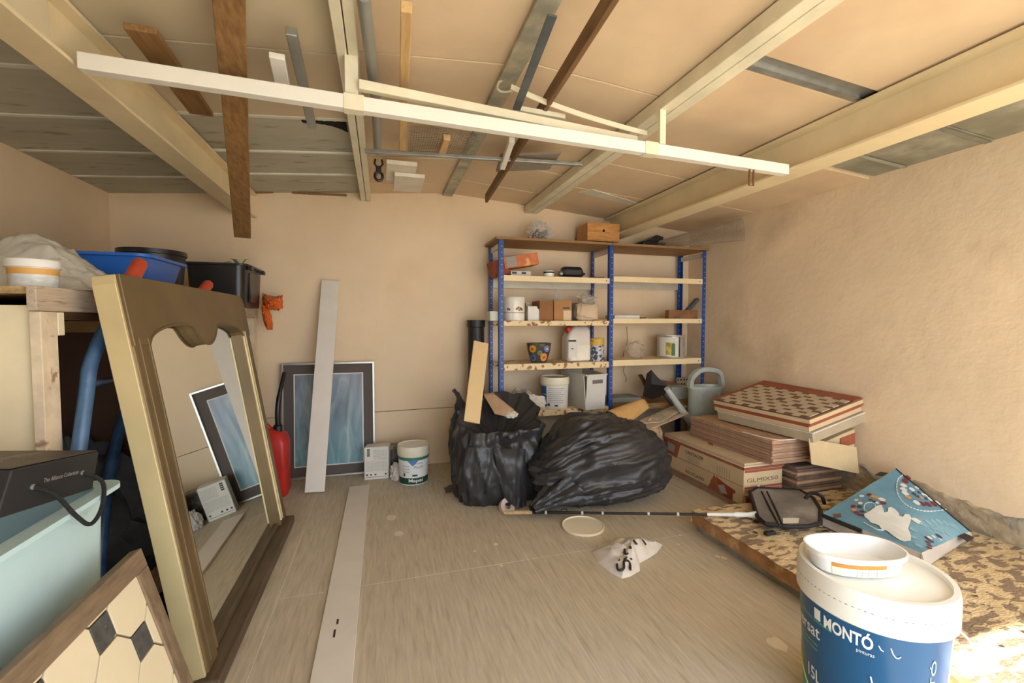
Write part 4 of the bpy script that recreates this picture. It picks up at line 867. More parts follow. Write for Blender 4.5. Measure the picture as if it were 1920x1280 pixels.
# ---- right bay
Z2r, Z3r = LV[1][1] + .0005, LV[1][2] + .0005
cuboid('flat_carton', 1153, 1200, 3.43, 3.6, Z2r, Z2r + .028, mat('white_card', (0, 0, 0)), 'flat white carton on the right bay second shelf', 'carton')
cuboid('thin_wedge', 1202, 1212, 3.43, 3.5, Z2r, Z2r + .012, wood_brown, 'tiny wooden wedge beside the flat white carton', 'wedge')
cuboid('wood_block', 1255, 1309, 3.40, 3.46, Z2r, Z2r + .078, mat('rough_brown_block', (142, 100, 66), .8, var=.2, scale=16, bump=.3), 'rough brown wood block at the right end of the second shelf', 'block')
p, q = onY(1327, 548, 3.52), onY(1278, 622, 3.72); p.x = min(p.x, 2.90)
b = B(); b.bar(V((2.895, 3.56, 1.42)), V((2.70, 3.56, 1.236)), .03, .05, up=(0, 1, 0)); tag(b.build('steel_bracket', mat('blue_grey_paint', (98, 110, 118), .5, metal=.3), bevel=.003), 'blue grey steel arm leaning behind the brown wood block', 'bracket')
c = V((onY(1190, 660, 3.52).x, 3.52, Z3r)); b = B(); blob(b, c + V((0, 0, .065)), .09, .06, .085, 31, .35, 2.0, zmin=Z3r, ridge=.3)
tag(b.build('clear_bag', clear_plastic('smoky_clear', (206, 190, 168), .35), smooth=True), 'crumpled clear plastic bag on the third shelf of the right bay', 'bag')
b = B(); b.tube(smooth_path([onY(1175, 612, 3.7), onY(1176, 640, 3.7), onY(1170, 660, 3.70), onY(1169, 674, 3.70)]), .003, 6); b.tube(smooth_path([onY(1172, 682, 3.72), onY(1169, 695, 3.72), onY(1174, 708, 3.72), onY(1173, 716, 3.72)]), .003, 6)
tag(b.build('hanging_wire', mat('brown_wire', (130, 110, 84), .7), smooth=True), 'thin brown wire hanging down behind the right bay', 'wire')
x0, x1 = onY(1243, 672, 3.46).x, onY(1287, 672, 3.46).x; c = V(((x0 + x1) / 2, 3.52, Z3r)); r_ = (x1 - x0) / 2
t = thing('paint_tin', c, 'silver paint tin with a green and yellow label on the right bay shelf', 'tin')
tin = mat('tin_plate', (196, 192, 182), .35, metal=.45, var=.08)
B().lathe(c, [(r_ * .97, 0), (r_, .004), (r_ * .975, .01), (r_ * .975, .095), (r_ * .985, .1), (r_ * .975, .105), (r_ * .975, .19), (r_ * 1.03, .196), (r_ * 1.03, .204), (r_ * .96, .204), (r_ * .96, .19), (0, .19)], 44).build('body', tin, t, smooth=True)
fa = math.atan2(-c.y, -c.x)
def tin_q(a0, a1, z0, z1, m, nm, d=.0015): b = B(); b.surf(lambda u, v: c + V(((r_ * .99 + d) * math.cos(a0 + (a1 - a0) * u), (r_ * .99 + d) * math.sin(a0 + (a1 - a0) * u), z0 + (z1 - z0) * v)), 12, 1); b.build(nm, m, t, smooth=True)
tin_q(fa - .9, fa + .55, .014, .185, mat('white_print', (0, 0, 0)), 'label', .0008); tin_q(fa - .35, fa + .25, .03, .14, mat('olive_print', (150, 140, 60), .5, c2=(206, 180, 80), c2scale=20), 'label_picture'); tin_q(fa + .05, fa + .3, .02, .13, mat('green_leaf_print', (74, 106, 50), .5), 'label_stripe', .0018); tin_q(fa + .58, fa + .68, .012, .188, mat('dark_ink', (0, 0, 0)), 'seam')
B().tube([c + V((r_ * 1.02 * math.cos(fa - 1.45), r_ * 1.02 * math.sin(fa - 1.45), .17)) + V((-.012 * math.sin(math.pi * s), -.012 * math.sin(math.pi * s), -.11 * s)) for s in [i / 8 for i in range(9)]], .002, 6).build('bail', galv, t)

# ---- bottom shelf
Z4 = LV[0][3] + .0005
b = B(); x0, x1 = onY(948, 750, 3.5).x, onY(1012, 750, 3.5).x
b.surf(lambda u, v: V((x0 + (x1 - x0) * u, 3.42 + .26 * v, Z4 + .01 + .13 * math.sin(math.pi * u) ** .5 * math.sin(math.pi * min(1, v * 1.1)) ** .5 * (1 + .4 * fbm((u * 4, v * 4, 6))))), 30, 20)
tag(b.build('plastic_wrap', clear_plastic('greyish_film', (206, 206, 198), .55), smooth=True), 'pile of greyish plastic wrap on the bottom shelf behind the open rubbish bag', 'plastic sheet')
b = B(); blob(b, ((x0 + x1) / 2 + .05, 3.40, Z4 + .05), .12, .03, .07, 41, .3, 2.4, zmin=Z4, ridge=.3); tag(b.build('crumpled_cloth', mat('white_cloth', (222, 212, 194), .8), smooth=True), 'crumpled white cloth on the bottom shelf beside the white bucket', 'cloth')
x0, x1 = onY(1018, 765, 3.40).x, onY(1068, 765, 3.40).x; r_ = (x1 - x0) / 2; c = V(((x0 + x1) / 2, 3.44, Z4))
t, sf, bd = bucket('emulsion_bucket', c, r_, .262, 'white bucket with a blue edged paper label on the bottom shelf', mat('ivory_plastic', (236, 226, 200), .45), mat('ivory_plastic', (0, 0, 0)), lidh=.24, taper=.9)
fa = math.atan2(-c.y, -c.x); bl = mat('deep_blue_print', (36, 96, 150), .45)
wrapq(sf, fa - 1.4, fa - .62, .02, .19, bl, t, 'blue_label'); wrapq(sf, fa - .62, fa + 1.3, .02, .19, mat('pale_label', (0, 0, 0)), t, 'white_label')
for k in range(8): wrapq(sf, fa - .5, fa + .75 - .12 * (k % 3), .17 - .016 * k, .174 - .016 * k, mat('grey_ink', (0, 0, 0)), t, 'print_line', .002)
wrapq(sf, fa - .55, fa - .35, .028, .05, mat('dark_ink', (0, 0, 0)), t, 'pictogram', .002); wrapq(sf, fa + .0, fa + .25, .026, .04, mat('dark_ink', (0, 0, 0)), t, 'pictogram', .002)
wrapq(sf, fa - 1.4, fa - .62, .12, .124, mat('white_card', (0, 0, 0)), t, 'white_rule', .002); wrapq(sf, fa - 1.4, fa - .62, .08, .084, mat('white_card', (0, 0, 0)), t, 'white_rule', .002)
# white drawer bin
tb = thing('plastic_bin', (1.62, 3.45, Z4), 'white rectangular plastic drawer bin with a slot handle on the bottom shelf', 'bin')
wp = mat('grey_white_plastic', (216, 212, 202), .4, var=.03)
fx0, fx1 = onY(1100, 760, 3.18).x, onY(1143, 760, 3.18).x   # front face nearest the camera
F0, F1 = V((fx0 + .02, 3.24, Z4)), V((fx1 + .01, 3.28, Z4)); dv = V((-.03, .40, 0)); H_ = .285
def bin_wall(p, q, name, h0=0, h1=H_, th=.006, out=.02):
    n_ = (q - p).cross(V((0, 0, 1))).normalized(); o_ = n_ * out; b = B()
    b.hexa([p + V((0, 0, h0)), q + V((0, 0, h0)), q - n_ * th + V((0, 0, h0)), p - n_ * th + V((0, 0, h0)), p + o_ + V((0, 0, h1)), q + o_ + V((0, 0, h1)), q + o_ - n_ * th + V((0, 0, h1)), p + o_ - n_ * th + V((0, 0, h1))]); return b.build(name, wp, tb, bevel=.002)
bin_wall(F0, F1, 'front_wall'); bin_wall(F1, F1 + dv, 'side_wall'); bin_wall(F1 + dv, F0 + dv, 'back_wall'); bin_wall(F0 + dv, F0, 'side_wall')
B().prism([F0, F1, F1 + dv, F0 + dv], (0, 0, .006)).build('floor', wp, tb)
fu = (F1 - F0); fn_ = fu.cross(V((0, 0, 1))).normalized()
B().hexa([F0 + fu * a + fn_ * d_ + V((0, 0, z_)) for z_ in (.215, .245) for a, d_ in ((.28, .0165), (.80, .0165), (.80, .021), (.28, .021))]).build('slot', mat('shadow_grey', (110, 106, 100), .6), tb)
for p_, q_ in ((F0 + fn_ * .02, F1 + fn_ * .02), (F1 + fn_ * .02, F1 + dv + V((.03, 0, 0))), (F0 + fn_ * .02, F0 + dv - V((.02, 0, 0)))): B().bar(p_ + V((0, 0, H_)), q_ + V((0, 0, H_)), .022, .012).build('rim', wp, tb, bevel=.002)

# ================================================================== RUBBISH BAGS
poly = mat('black_polythene', (50, 50, 51), .36, var=.1, scale=5, bump=.35, bscale=7, spec=.55)
# open bag: boxy, slack, with long soft folds
BC = V((.77, 3.0, 0))
def rim_h(th):   # front low, back and left high
    return .475 + .10 * (.5 + .5 * math.sin(th)) ** 1.5 + .20 * max(0, math.cos(th - R(165))) ** 6 + .10 * max(0, math.cos(th - R(50))) ** 2
def wrinkle(th, z, s): return .5 * abs(fbm((math.cos(th) * 3.2 + s, math.sin(th) * 3.2, z * 4))) + .35 * abs(fbm((math.cos(th) * 8 + s, math.sin(th) * 8, z * 5 + 3)))
def crease(x, y): return 1 - abs(fbm((x, y, 3.3), 3)) * 1.6
def bag1(u, v):
    th = 2 * math.pi * u; H = rim_h(th); c_, s_ = math.cos(th), math.sin(th)
    sq = (abs(c_) ** 3.2 + abs(s_) ** 3.2) ** (-1 / 3.2)          # rounded square plan
    if v < .12: r_ = .27 * (v / .12); z = .0; f = v / .12
    elif v < .70:
        s = (v - .12) / .58; z = H * s; r_ = .27 + .03 * math.sin(math.pi * min(1, s * 1.2)); f = 1
    elif v < .78: s = (v - .70) / .08; z = H + .008 * math.sin(math.pi * s); r_ = .27 - .014 * s; f = 1 - .5 * s
    else: s = (v - .78) / .22; z = H - (H - .40) * min(1, s * 1.4); r_ = .256 * (1 - s) + .004; f = .5 * (1 - s)
    g_ = .038 * (crease(th * 2.4 + z * 1.6, z * 1.8) - .7) + .020 * (crease(th * 5 - z * 3.5, z * 3) - .7)
    if v > .55 and v < .8: g_ += .018 * math.sin(z * 46 + 1.5 * math.sin(th * 2)) * (v - .55) * 5       # rolled collar
    r_ = r_ * sq + g_ * f
    r_ *= 1 + .10 * max(0, math.cos(th - R(20))) * (z / .5)
    return BC + V((1.06 * r_ * c_, .92 * r_ * s_, max(0.001, z + (.02 * fbm((c_ * 3, s_ * 3, 5)) if .6 < v < .9 else 0))))
b = B(); b.surf(bag1, 150, 90, True)
t = thing('rubbish_bag', BC, 'open black rubbish bag stuffed with scraps and a board in front of the shelving', 'bag')
b.build('polythene', poly, t, smooth=True, ang=80)
b = B()
def flap(u, v):
    p = (BC + V((-.10, -.285, .41))).lerp(BC + V((-.02, -.29, .03)), v) + V((.22 * u * (1 - .35 * v), -.03 * math.sin(math.pi * u) - .012, -.03 * u)); return p + V((0, .012 * fbm((u * 4, v * 4, 2)), .012 * fbm((u * 5, v * 5, 1))))
b.surf(flap, 24, 24); b.build('loose_fold', poly, t, smooth=True)
b = B(); b.surf(lambda u, v: V((.42 + .12 * u, 3.16 - .10 * v + .02 * u, .004 + .035 * u * (1 - v * .5) + .012 * abs(fbm((u * 6, v * 6, 3))))), 10, 10); b.build('loose_corner', poly, t, smooth=True)
# scraps in it
p, q = onY(884, 792, 2.93), onY(902, 642, 3.22)
o = tag(B().bar(p, q, .112, .02, up=(0, -1, .1)).build('scrap_board', mat('pale_yellow_board', (226, 196, 144), .6, var=.05, scale=5, c2=(206, 160, 90), c2scale=3, c2thr=.68, c2soft=.04), bevel=.002), 'pale yellow board sticking up out of the open rubbish bag', 'board')
p, q = onY(925, 752, 3.12), onY(968, 782, 2.98)
b = B(); b.prism([onY(908, 742, 3.14), onY(926, 740, 3.14), onY(966, 772, 2.99), onY(956, 782, 2.97), onY(928, 776, 2.99)], (0, .03, .012)); tag(b.build('wood_scrap', mat('raw_wood_scrap', (186, 154, 120), .75, var=.12), bevel=.002), 'splintered wood scrap lying in the open rubbish bag', 'scrap')
b = B(); blob(b, onY(958, 777, 3.0), .05, .04, .025, 21, .3, 2.3); tag(b.build('plaster_lump', mat('plaster_lump', (222, 210, 190), .9), smooth=True), 'whitish lump of plaster in the open rubbish bag', 'rubble')
# closed bag
b = B()
C2 = V((1.42, 2.68, .22))
def bag2(u, v):
    th = 2 * math.pi * u; ph = math.pi * v
    d = V((math.cos(th) * math.sin(ph), math.sin(th) * math.sin(ph), -math.cos(ph)))
    sg = lambda t_, pw: math.copysign(abs(t_) ** pw, t_)
    k = 1 + .06 * fbm(d * 1.6 + V((4, 2, 1)))
    top = max(0, d.z)
    x = .515 * sg(d.x, .85) * k; y = .285 * sg(d.y, .85) * k
    z = C2.z + (.35 if d.z > 0 else .22) * sg(d.z, .82) * k
    # swoop: higher on the left/centre, dropping right
    z -= .10 * max(0, d.x) ** 1.5 * top * 1.0; z += .03 * math.exp(-((d.x + .35) / .25) ** 2) * top
    z -= .17 * math.exp(-((d.x + .93) / .28) ** 2) * top
    # long folds sweeping from the gathered neck on the left across the bag
    sw = d.z * 1.0 - .35 * d.x
    fold = .030 * (1 - abs(fbm(V((d.x * 1.1 + 2, d.y * 1.3, sw * 4.2)), 3)) * 1.6 - .7) + .012 * (1 - abs(fbm(V((d.x * 2.2, d.y * 2.4 + 4, sw * 9.5)), 3)) * 1.6 - .7)
    fold -= .05 * math.exp(-((d.x + .45) / .16) ** 2 - ((d.z - .45) / .3) ** 2)
    n_ = V((d.x, d.y, d.z))
    p = V((C2.x + x, C2.y + y, z)) + n_ * fold
    p.z = max(p.z, .002 + .004 * abs(fbm(d * 8))); return p
b.surf(bag2, 170, 100, True)
t = thing('rubbish_bag', (C2.x, C2.y, 0), 'closed bulging black rubbish bag on the floor beside the tile boxes', 'bag')
b.build('polythene', poly, t, smooth=True, ang=70)
b = B()
def neck(u, v):
    th = 2 * math.pi * u; r_ = .03 + .10 * v ** 1.3; r_ *= 1 + .35 * wrinkle(th, v, 3) + .15 * math.sin(th * 7)
    p = V((.93, 2.52, .10)) + V((.10, -.02, .04)) * v; e = V((-.12, -.05, -.05)).normalized(); f1 = V((0, 0, 1)).cross(e).normalized(); f2 = e.cross(f1)
    q = p - e * (.0 + .16 * (v - .5)) + f1 * (r_ * math.cos(th)) + f2 * (r_ * .8 * math.sin(th)); q.z = max(q.z, .004); return q
b.surf(neck, 60, 20, True); b.build('gathered_neck', poly, t, smooth=True)
# cling roll end at the bag's foot
c = onZ(950, 950, .02); t = thing('tape_roll', (c.x, c.y, 0), 'small whitish tape roll lying on the floor at the end of the cork handle', 'tape')
B().lathe((c.x, c.y, .022), [(.022, -.018), (.05, -.018), (.052, 0), (.05, .018), (.022, .018), (.02, 0), (.022, -.018)], 22, ax=(.25, -.8, .55)).build('ring', mat('tape_white', (206, 186, 174), .5), t, smooth=True)
# black pipe behind
c = V((onY(893, 700, 3.64).x, 3.64, 0)); t = thing('drain_pipe', c, 'black plastic drain pipe standing against the back wall beside the shelving', 'pipe')
zt = onY(893, 600, 3.64).z
B().lathe(c, [(.068, 0), (.068, zt - .06), (.076, zt - .055), (.077, zt), (.068, zt), (.066, zt - .2), (0, zt - .2)], 32).build('tube', mat('black_pipe', (30, 30, 32), .45), t, smooth=True)

# ================================================================== FLOOR, MIDDLE
c = onZ(1093, 988, 0); t = thing('bucket_lid', c, 'round cream bucket lid lying on the floor', 'lid')
B().lathe(c, [(.113, 0), (.122, .002), (.124, .014), (.119, .016), (.116, .009), (.10, .008), (0, .008)], 48).build('disc', mat('cream_plastic', (238, 226, 196), .5, var=.02), t, smooth=True)
# plastic sack with marker writing
out = [(1110, 1036), (1122, 1024), (1160, 1013), (1198, 1010), (1222, 1017), (1242, 1022), (1232, 1036), (1216, 1047), (1199, 1056), (1200, 1070), (1182, 1081), (1166, 1085), (1144, 1074), (1122, 1056)]
op = [onZ(x, y, .0) for x, y in out]; cen = sum(op, V((0, 0, 0))) / len(op)
def outline(u):
    k = u * len(op); i = int(k) % len(op); return op[i].lerp(op[(i + 1) % len(op)], k - int(k))
def sack_z(p, v): return .004 + .062 * (1 - v ** 2.2) * (1 + .5 * fbm((p.x * 9, p.y * 9, 2))) + .012 * (1 - v) * fbm((p.x * 25, p.y * 25, 4))
def sack(u, v):
    p = cen.lerp(outline(u), v); p.z = sack_z(p, v) if v < 1 else .001; return p
b = B(); b.surf(sack, 84, 26, True)
t = thing('marked_sack', (cen.x, cen.y, 0), 'white plastic sack with black marker writing lying on the floor', 'sack')
b.build('film', mat('white_film', (216, 210, 200), .4, var=.04, bump=.2, bscale=12), t, smooth=True)
def on_sack(px, py):
    for _ in range(1):
        z = .03
        for k in range(5):
            p = onZ(px, py, z); d_ = p - cen; d_.z = 0
            best = 1.0; a = math.atan2(d_.y, d_.x)
            # distance to the outline along this bearing
            for i in range(len(op)):
                e0, e1 = op[i] - cen, op[(i + 1) % len(op)] - cen; den = d_.x * (e1.y - e0.y) - d_.y * (e1.x - e0.x)
                if abs(den) < 1e-9: continue
                tt = (e0.x * (e1.y - e0.y) - e0.y * (e1.x - e0.x)) / den; ss = (e0.x * d_.y - e0.y * d_.x) / den
                if tt > 0 and 0 <= ss <= 1: best = 1 / tt; break
            z = sack_z(p, min(1, best))
        return p + V((0, 0, .004))
mk = mat('marker_ink', (44, 42, 38), .6)
strokes = [[(1157, 1059), (1158, 1068), (1164, 1070), (1170, 1066), (1170, 1054), (1176, 1052), (1181, 1058), (1182, 1069)], [(1160, 1050), (1162, 1052)], [(1171, 1050), (1176, 1046), (1183, 1050), (1184, 1048)], [(1172, 1029), (1171, 1038), (1176, 1040), (1180, 1034), (1182, 1026), (1183, 1034), (1186, 1037)], [(1188, 1014), (1192, 1019), (1197, 1026)], [(1204, 1013), (1208, 1018), (1211, 1023)]]
for s_ in strokes:
    pts = smooth_path([on_sack(x, y) for x, y in s_], 4)
    B().tube(pts, .0058, 6).build('marker_stroke', mk, t)
# spots of white paint on the tiles
for x, y, r_ in ((733, 970, .03), (748, 1000, .025), (1458, 1208, .03), (1345, 1043, .012), (1357, 1046, .012), (1275, 1003, .008), (1272, 1020, .007), (930, 1020, .012), (890, 1033, .009), (940, 1060, .008)):
    c = onZ(x, y, 0); pts = [c + V((r_ * (1 + .4 * fbm((math.cos(a) * 2 + x, math.sin(a) * 2, y))) * math.cos(a), r_ * 1.3 * (1 + .4 * fbm((math.cos(a) * 2 + x, math.sin(a) * 2, y))) * math.sin(a), .0004)) for a in [2 * math.pi * i / 14 for i in range(14)]]
    b = B(); b.prism(pts, (0, 0, .0006)); b.build('paint_spot', mat('paint_spot', (226, 214, 190), .6), fl)

# ================================================================== LOW PLATFORM ON THE RIGHT
PZ = .115
t = thing('low_platform', (2.3, .8, 0), 'low platform with flaking cream paint and a rusty side along the right wall', 'platform')
flake = mat('flaking_cream_paint', (224, 200, 156), .8, var=.16, scale=14, bump=.6, bscale=30, c2=(140, 120, 98), c2scale=7, c2thr=.53, c2soft=.02, stretch=(2.2, 4.5, 3))
def ptop(u, v):
    x = 1.70 + (RW - .018 - 1.70) * u; y = -.3 + 2.42 * v; x -= .012 * fbm((y * 5, 2, 1)) * (1 - u); y += .015 * fbm((x * 6, 7, 1)) * v
    return V((x, y, PZ + .006 * fbm((x * 7, y * 7, 3)) + .004 * fbm((x * 20, y * 20, 3))))
b = B(); b.surf(ptop, 80, 110); b.surf(lambda u, v: V((ptop(u, 1).x, ptop(u, 1).y + .004 * (1 - v), .05 + (ptop(u, 1).z - .05) * v)), 80, 3); b.surf(lambda u, v: V((ptop(u, 0).x, ptop(u, 0).y, .002 + (ptop(u, 0).z - .002) * v)), 80, 2); b.build('slab', flake, t, smooth=True)
rusty = mat('rusty_side', (172, 128, 88), .8, var=.2, scale=9, c2=(206, 170, 126), c2scale=8, c2thr=.58, c2soft=.04, bump=.4)
b = B(); b.surf(lambda u, v: V((ptop(0, u).x + .004 - .006 * fbm((u * 20, v * 3, 2)), ptop(0, u).y, .045 + (ptop(0, u).z - .045) * v)), 110, 4); b.build('rusty_edge', rusty, t, smooth=True)
b = B(); b.surf(lambda u, v: V((1.735 + .01 * fbm((u * 30, v * 3, 9)), -.3 + 2.40 * u, .0 + .05 * v)), 110, 4); b.surf(lambda u, v: V((1.735 + 1.19 * u, 2.10, .05 * v)), 10, 2); b.build('concrete_base', mat('grey_mortar', (168, 162, 150), .9, var=.15, bump=.5), t, smooth=True)
flk = mat('paint_flake', (70, 62, 54), .8)
random.seed(11)
for k in range(46):
    x, y = random.uniform(1.76, 2.6), random.uniform(.9, 2.0); s_ = random.uniform(.006, .022); a = random.uniform(0, 3); z = ptop((x - 1.7) / (RW - .018 - 1.7), (y + .3) / 2.42).z
    B().add([V((x + s_ * math.cos(a + q) * random.uniform(.6, 1.2), y + s_ * math.sin(a + q) * random.uniform(.6, 1.2), z + .003 + .004 * (q % 2))) for q in (0, 1.5, 3, 4.6)], [(0, 1, 2, 3)]).build('loose_flake', flk if k % 2 else mat('cream_flake', (222, 196, 152), .8), t)
PT = PZ + .008
# long pole with cork handle ending in a white ferrule
pA, pB, pC, pD = onZ(945, 961, .035), onZ(998, 960, .04), onZ(1335, 963, .075), onZ(1418, 965, .155)
pC = pB.lerp(pD, .80); 
t = thing('fishing_rod', V((pA.x, pA.y, 0)), 'long thin black rod with a cork handle lying across to the platform', 'rod')
rod = mat('black_rod', (36, 34, 34), .35)
B().tube([pA, pA.lerp(pB, .1), pA.lerp(pB, .9), pB], [.011, .0125, .0125, .010], 12).build('cork_handle', mat('cork', (190, 160, 120), .8, var=.15, scale=50), t, smooth=True)
B().tube([pB, pB.lerp(pC, .5), pC], [.0095, .008, .0065], 10).build('shaft', rod, t, smooth=True)
for s in (.08, .3, .42, .68, .84): p_ = pB.lerp(pC, s); B().tube([p_, p_ + (pC - pB).normalized() * .012], .0105, 10).build('ring', mat('pale_ring', (206, 200, 190), .5), t)
B().tube([pC, pC.lerp(pD, .55), pC.lerp(pD, .6), pC.lerp(pD, .8), pD], [.009, .011, .016, .012, .02], 12).build('white_ferrule', tubw, t, smooth=True)
p_ = pB.lerp(pC, .17); B().tube([p_ + V((0, 0, .0)), p_ + V((.01, -.01, .022)), p_ + V((.04, -.005, .022)), p_ + V((.05, 0, 0))], .003, 6).build('guide', rod, t)
# black tablet-like fin / paddle blade
t = thing('swim_fin', onZ(1470, 960, PT), 'dark grey rubber swim fin with a black rim lying on the platform', 'fin')
fo = [(1406, 925), (1420, 918), (1500, 922), (1526, 938), (1538, 958), (1538, 984), (1516, 990), (1480, 991), (1436, 985), (1420, 972)]
fz = PT + .03
rim_pts = [onZ(x, y, fz - .002 + .045 * max(0, (x - 1500) / 60) * .4) for x, y in fo]
b = B(); b.prism(rim_pts, (0, 0, .012)); b.build('blade', mat('fin_grey', (132, 128, 124), .5, var=.2, scale=6, c2=(166, 164, 158), c2scale=3, c2thr=.6), t, bevel=.003)
B().tube([p + V((0, 0, .010)) for p in rim_pts + rim_pts[:1]], .011, 8).build('rim', mat('black_rubber', (30, 30, 32), .6), t, smooth=True)
for dx in (0, 10): B().tube([onZ(1428 + dx, 921, fz + .012), onZ(1445 + dx, 955, fz + .014), onZ(1462 + dx * .6, 986, fz + .012)], .005, 6).build('rib', mat('black_rubber', (0, 0, 0)), t, smooth=True)
B().prism([onZ(1468, 971, fz + .0125), onZ(1508, 971, fz + .0125), onZ(1510, 980, fz + .0125), onZ(1468, 981, fz + .0125)], (0, 0, .001)).build('label', mat('pale_label', (0, 0, 0)), t)
B().tube(smooth_path([onZ(1510, 934, fz + .02), onZ(1522, 924, fz + .05), onZ(1540, 930, fz + .045), onZ(1546, 944, fz + .0)]), .010, 8).build('strap', mat('black_rubber', (0, 0, 0)), t, smooth=True)
c = onZ(1443, 1002, PT); b = B(); b.box((c.x - .03, c.y - .012, PT), (c.x + .03, c.y + .012, PT + .018)); tag(b.build('black_buckle', mat('black_rubber', (0, 0, 0)), bevel=.005), 'small black buckle lying on the platform in front of the fin', 'buckle')

# blue printed cooler bag
Lc, Tc, Rc, Bc = onZ(1543, 962, .19), onX(1680, 879, 2.86), onX(1818, 996, 2.80), onZ(1728, 1036, .205)
t = thing('cooler_bag', (2.5, 1.6, PT), 'blue insulated bag printed with dots and a white splash lying against the wall', 'bag')
nb = (Tc - Lc).cross(Bc - Lc).normalized(); nb = nb if nb.z > 0 else -nb
def bagq(u, v, d=0.0): return Lc.lerp(Bc, u).lerp(Tc.lerp(Rc, u), v) + nb * (d + .022 * math.sin(math.pi * u) * math.sin(math.pi * v) + .004 * fbm((u * 4, v * 4, 1)))
teal = mat('blue_fabric', (106, 154, 176), .6, var=.12, scale=3.0, c2=(134, 178, 196), c2scale=2.2, c2thr=.58, c2soft=.1)
b = B(); b.surf(bagq, 40, 40); b.build('top_panel', teal, t, smooth=True)
greyf = mat('grey_lining', (186, 178, 168), .7, var=.06, bump=.2, bscale=14)
def drop(p): return V((p.x, p.y, PT + .002))
for nm, f0 in (('side_panel', lambda u: bagq(u, 0)), ('side_panel', lambda u: bagq(u, 1)), ('end_panel', lambda v: bagq(0, v)), ('end_panel', lambda v: bagq(1, v))):
    b = B(); b.surf(lambda u, v, f0=f0: f0(u).lerp(drop(f0(u)), v) + V((.006 * math.sin(u * 14), .006 * math.sin(u * 11), 0)) * math.sin(math.pi * v), 30, 8); b.build(nm, greyf if nm == 'side_panel' or True else teal, t, smooth=True)
B().tube([bagq(u / 20, 1, .002) for u in range(21)], .004, 6).build('piping', mat('black_trim', (40, 40, 42), .6), t, smooth=True)
B().tube([bagq(0, 0, .0).lerp(bagq(.45, 0, 0), u / 10) + V((0, 0, -.012)) for u in range(11)], .012, 8).build('zip_edge', mat('black_trim', (0, 0, 0)), t, smooth=True)
b = B(); b.surf(lambda u, v: bagq(1, .72 + .16 * u, .003).lerp(drop(bagq(1, .72 + .16 * u)) + V((.01, -.02, .02)), v) + V((.012, -.016, 0)) * math.sin(math.pi * v), 6, 8); b.build('strap', mat('black_trim', (0, 0, 0)), t, smooth=True)
b = B(); b.surf(lambda u, v: bagq(.0, .80 + .09 * u, .004) + V((-.02 * v, .03 * v, .0)), 3, 3); b.build('loop', mat('black_trim', (0, 0, 0)), t, smooth=True)
inv = None
def uv_of(px, py):   # place on the bag's face seen at this spot of the print
    d_ = ray(px, py); u = v = .5
    for _ in range(12):
        p = bagq(u, v); e1 = (bagq(u + .01, v) - p) * 100; e2 = (bagq(u, v + .01) - p) * 100; s = (p - _C)
        n_ = e1.cross(e2); tt = s.dot(n_) / d_.dot(n_); q = _C + d_ * tt - p
        a11, a12, a22 = e1.dot(e1), e1.dot(e2), e2.dot(e2); b1, b2 = q.dot(e1), q.dot(e2); de = a11 * a22 - a12 * a12
        u += (b1 * a22 - b2 * a12) / de; v += (a11 * b2 - a12 * b1) / de
    return u, v
def face_px(cx_, cy_): return 1520 + cx_ / 6, 860 + cy_ / 6
def spot(cx_, cy_, ru, rv, c_, name='print_dot', n_=10, pw=1.0):
    u, v = uv_of(*face_px(cx_, cy_)); vs_ = [bagq(u + ru * math.copysign(abs(math.cos(a)) ** pw, math.cos(a)), v + rv * math.copysign(abs(math.sin(a)) ** pw, math.sin(a)), .0022) for a in [2 * math.pi * i / n_ for i in range(n_)]]
    b = B(); b.add(vs_, [tuple(range(n_))]); return b.build(name, c_, t)
PW, PM, PO, PN, PL = (mat('print_white', (226, 228, 222), .6), mat('print_maroon', (120, 52, 58), .6), mat('print_orange', (204, 156, 96), .6), mat('print_navy', (66, 62, 92), .6), mat('print_pale_blue', (136, 178, 194), .6))
for x, y, m_, s in ((1090, 215, PM, 1.2), (1065, 255, PM, 1.2), (1045, 300, PW, 1.2), (1045, 345, PW, 1.2), (1065, 388, PW, 1.2), (1100, 435, PO, 1.1), (1195, 495, PW, 1.2), (1260, 510, PM, 1.1), (1325, 515, PM, 1.2), (1385, 510, PM, 1.2), (1430, 500, PW, 1.0), (1140, 345, PW, 1.0), (1195, 325, PW, .8), (1165, 395, PN, .7), (1205, 425, PM, .7), (1250, 440, PO, .7), (1300, 450, PN, .7), (1345, 455, PW, .9), (1220, 380, PN, .6), (1265, 400, PW, .6), (1300, 415, PW, .6),
                    (575, 420, PW, .8), (515, 465, PW, .7), (660, 405, PM, .8), (705, 425, PO, .9), (750, 440, PO, .8), (805, 460, PW, 1.1), (815, 500, PM, 1.0), (675, 462, PM, .7), (720, 480, PN, .6), (750, 497, PW, .6), (560, 500, PW, .7), (550, 540, PN, .8), (480, 535, PM, .8), (490, 575, PO, .8), (515, 605, PM, .8), (575, 595, PN, .7), (550, 630, PM, .7), (580, 635, PN, .6),
                    (1195, 700, PW, 1.5), (1330, 720, PL, 1.1), (1390, 715, PL, 1.2), (1450, 712, PL, 1.2), (1520, 725, PL, 1.1), (1580, 745, PL, 1.1), (1630, 770, PL, 1.4), (1270, 745, PL, 1.1), (1160, 800, PL, 1.2), (1150, 880, PL, 1.1), (1220, 980, PL, 1.0), (1380, 790, PL, .8), (1430, 800, PL, .8), (1310, 895, PN, .7), (1340, 890, PW, .7), (1385, 878, PW, .6), (1445, 872, PN, .9), (1320, 940, PM, .7), (1360, 930, PN, .7), (1340, 975, PM, .7), (1460, 910, PW, .5), (1335, 1005, PM, .7), (1550, 850, PL, .8), (1480, 825, PL, .8)):
    spot(x, y, .034 * s, .026 * s, m_, pw=.7)
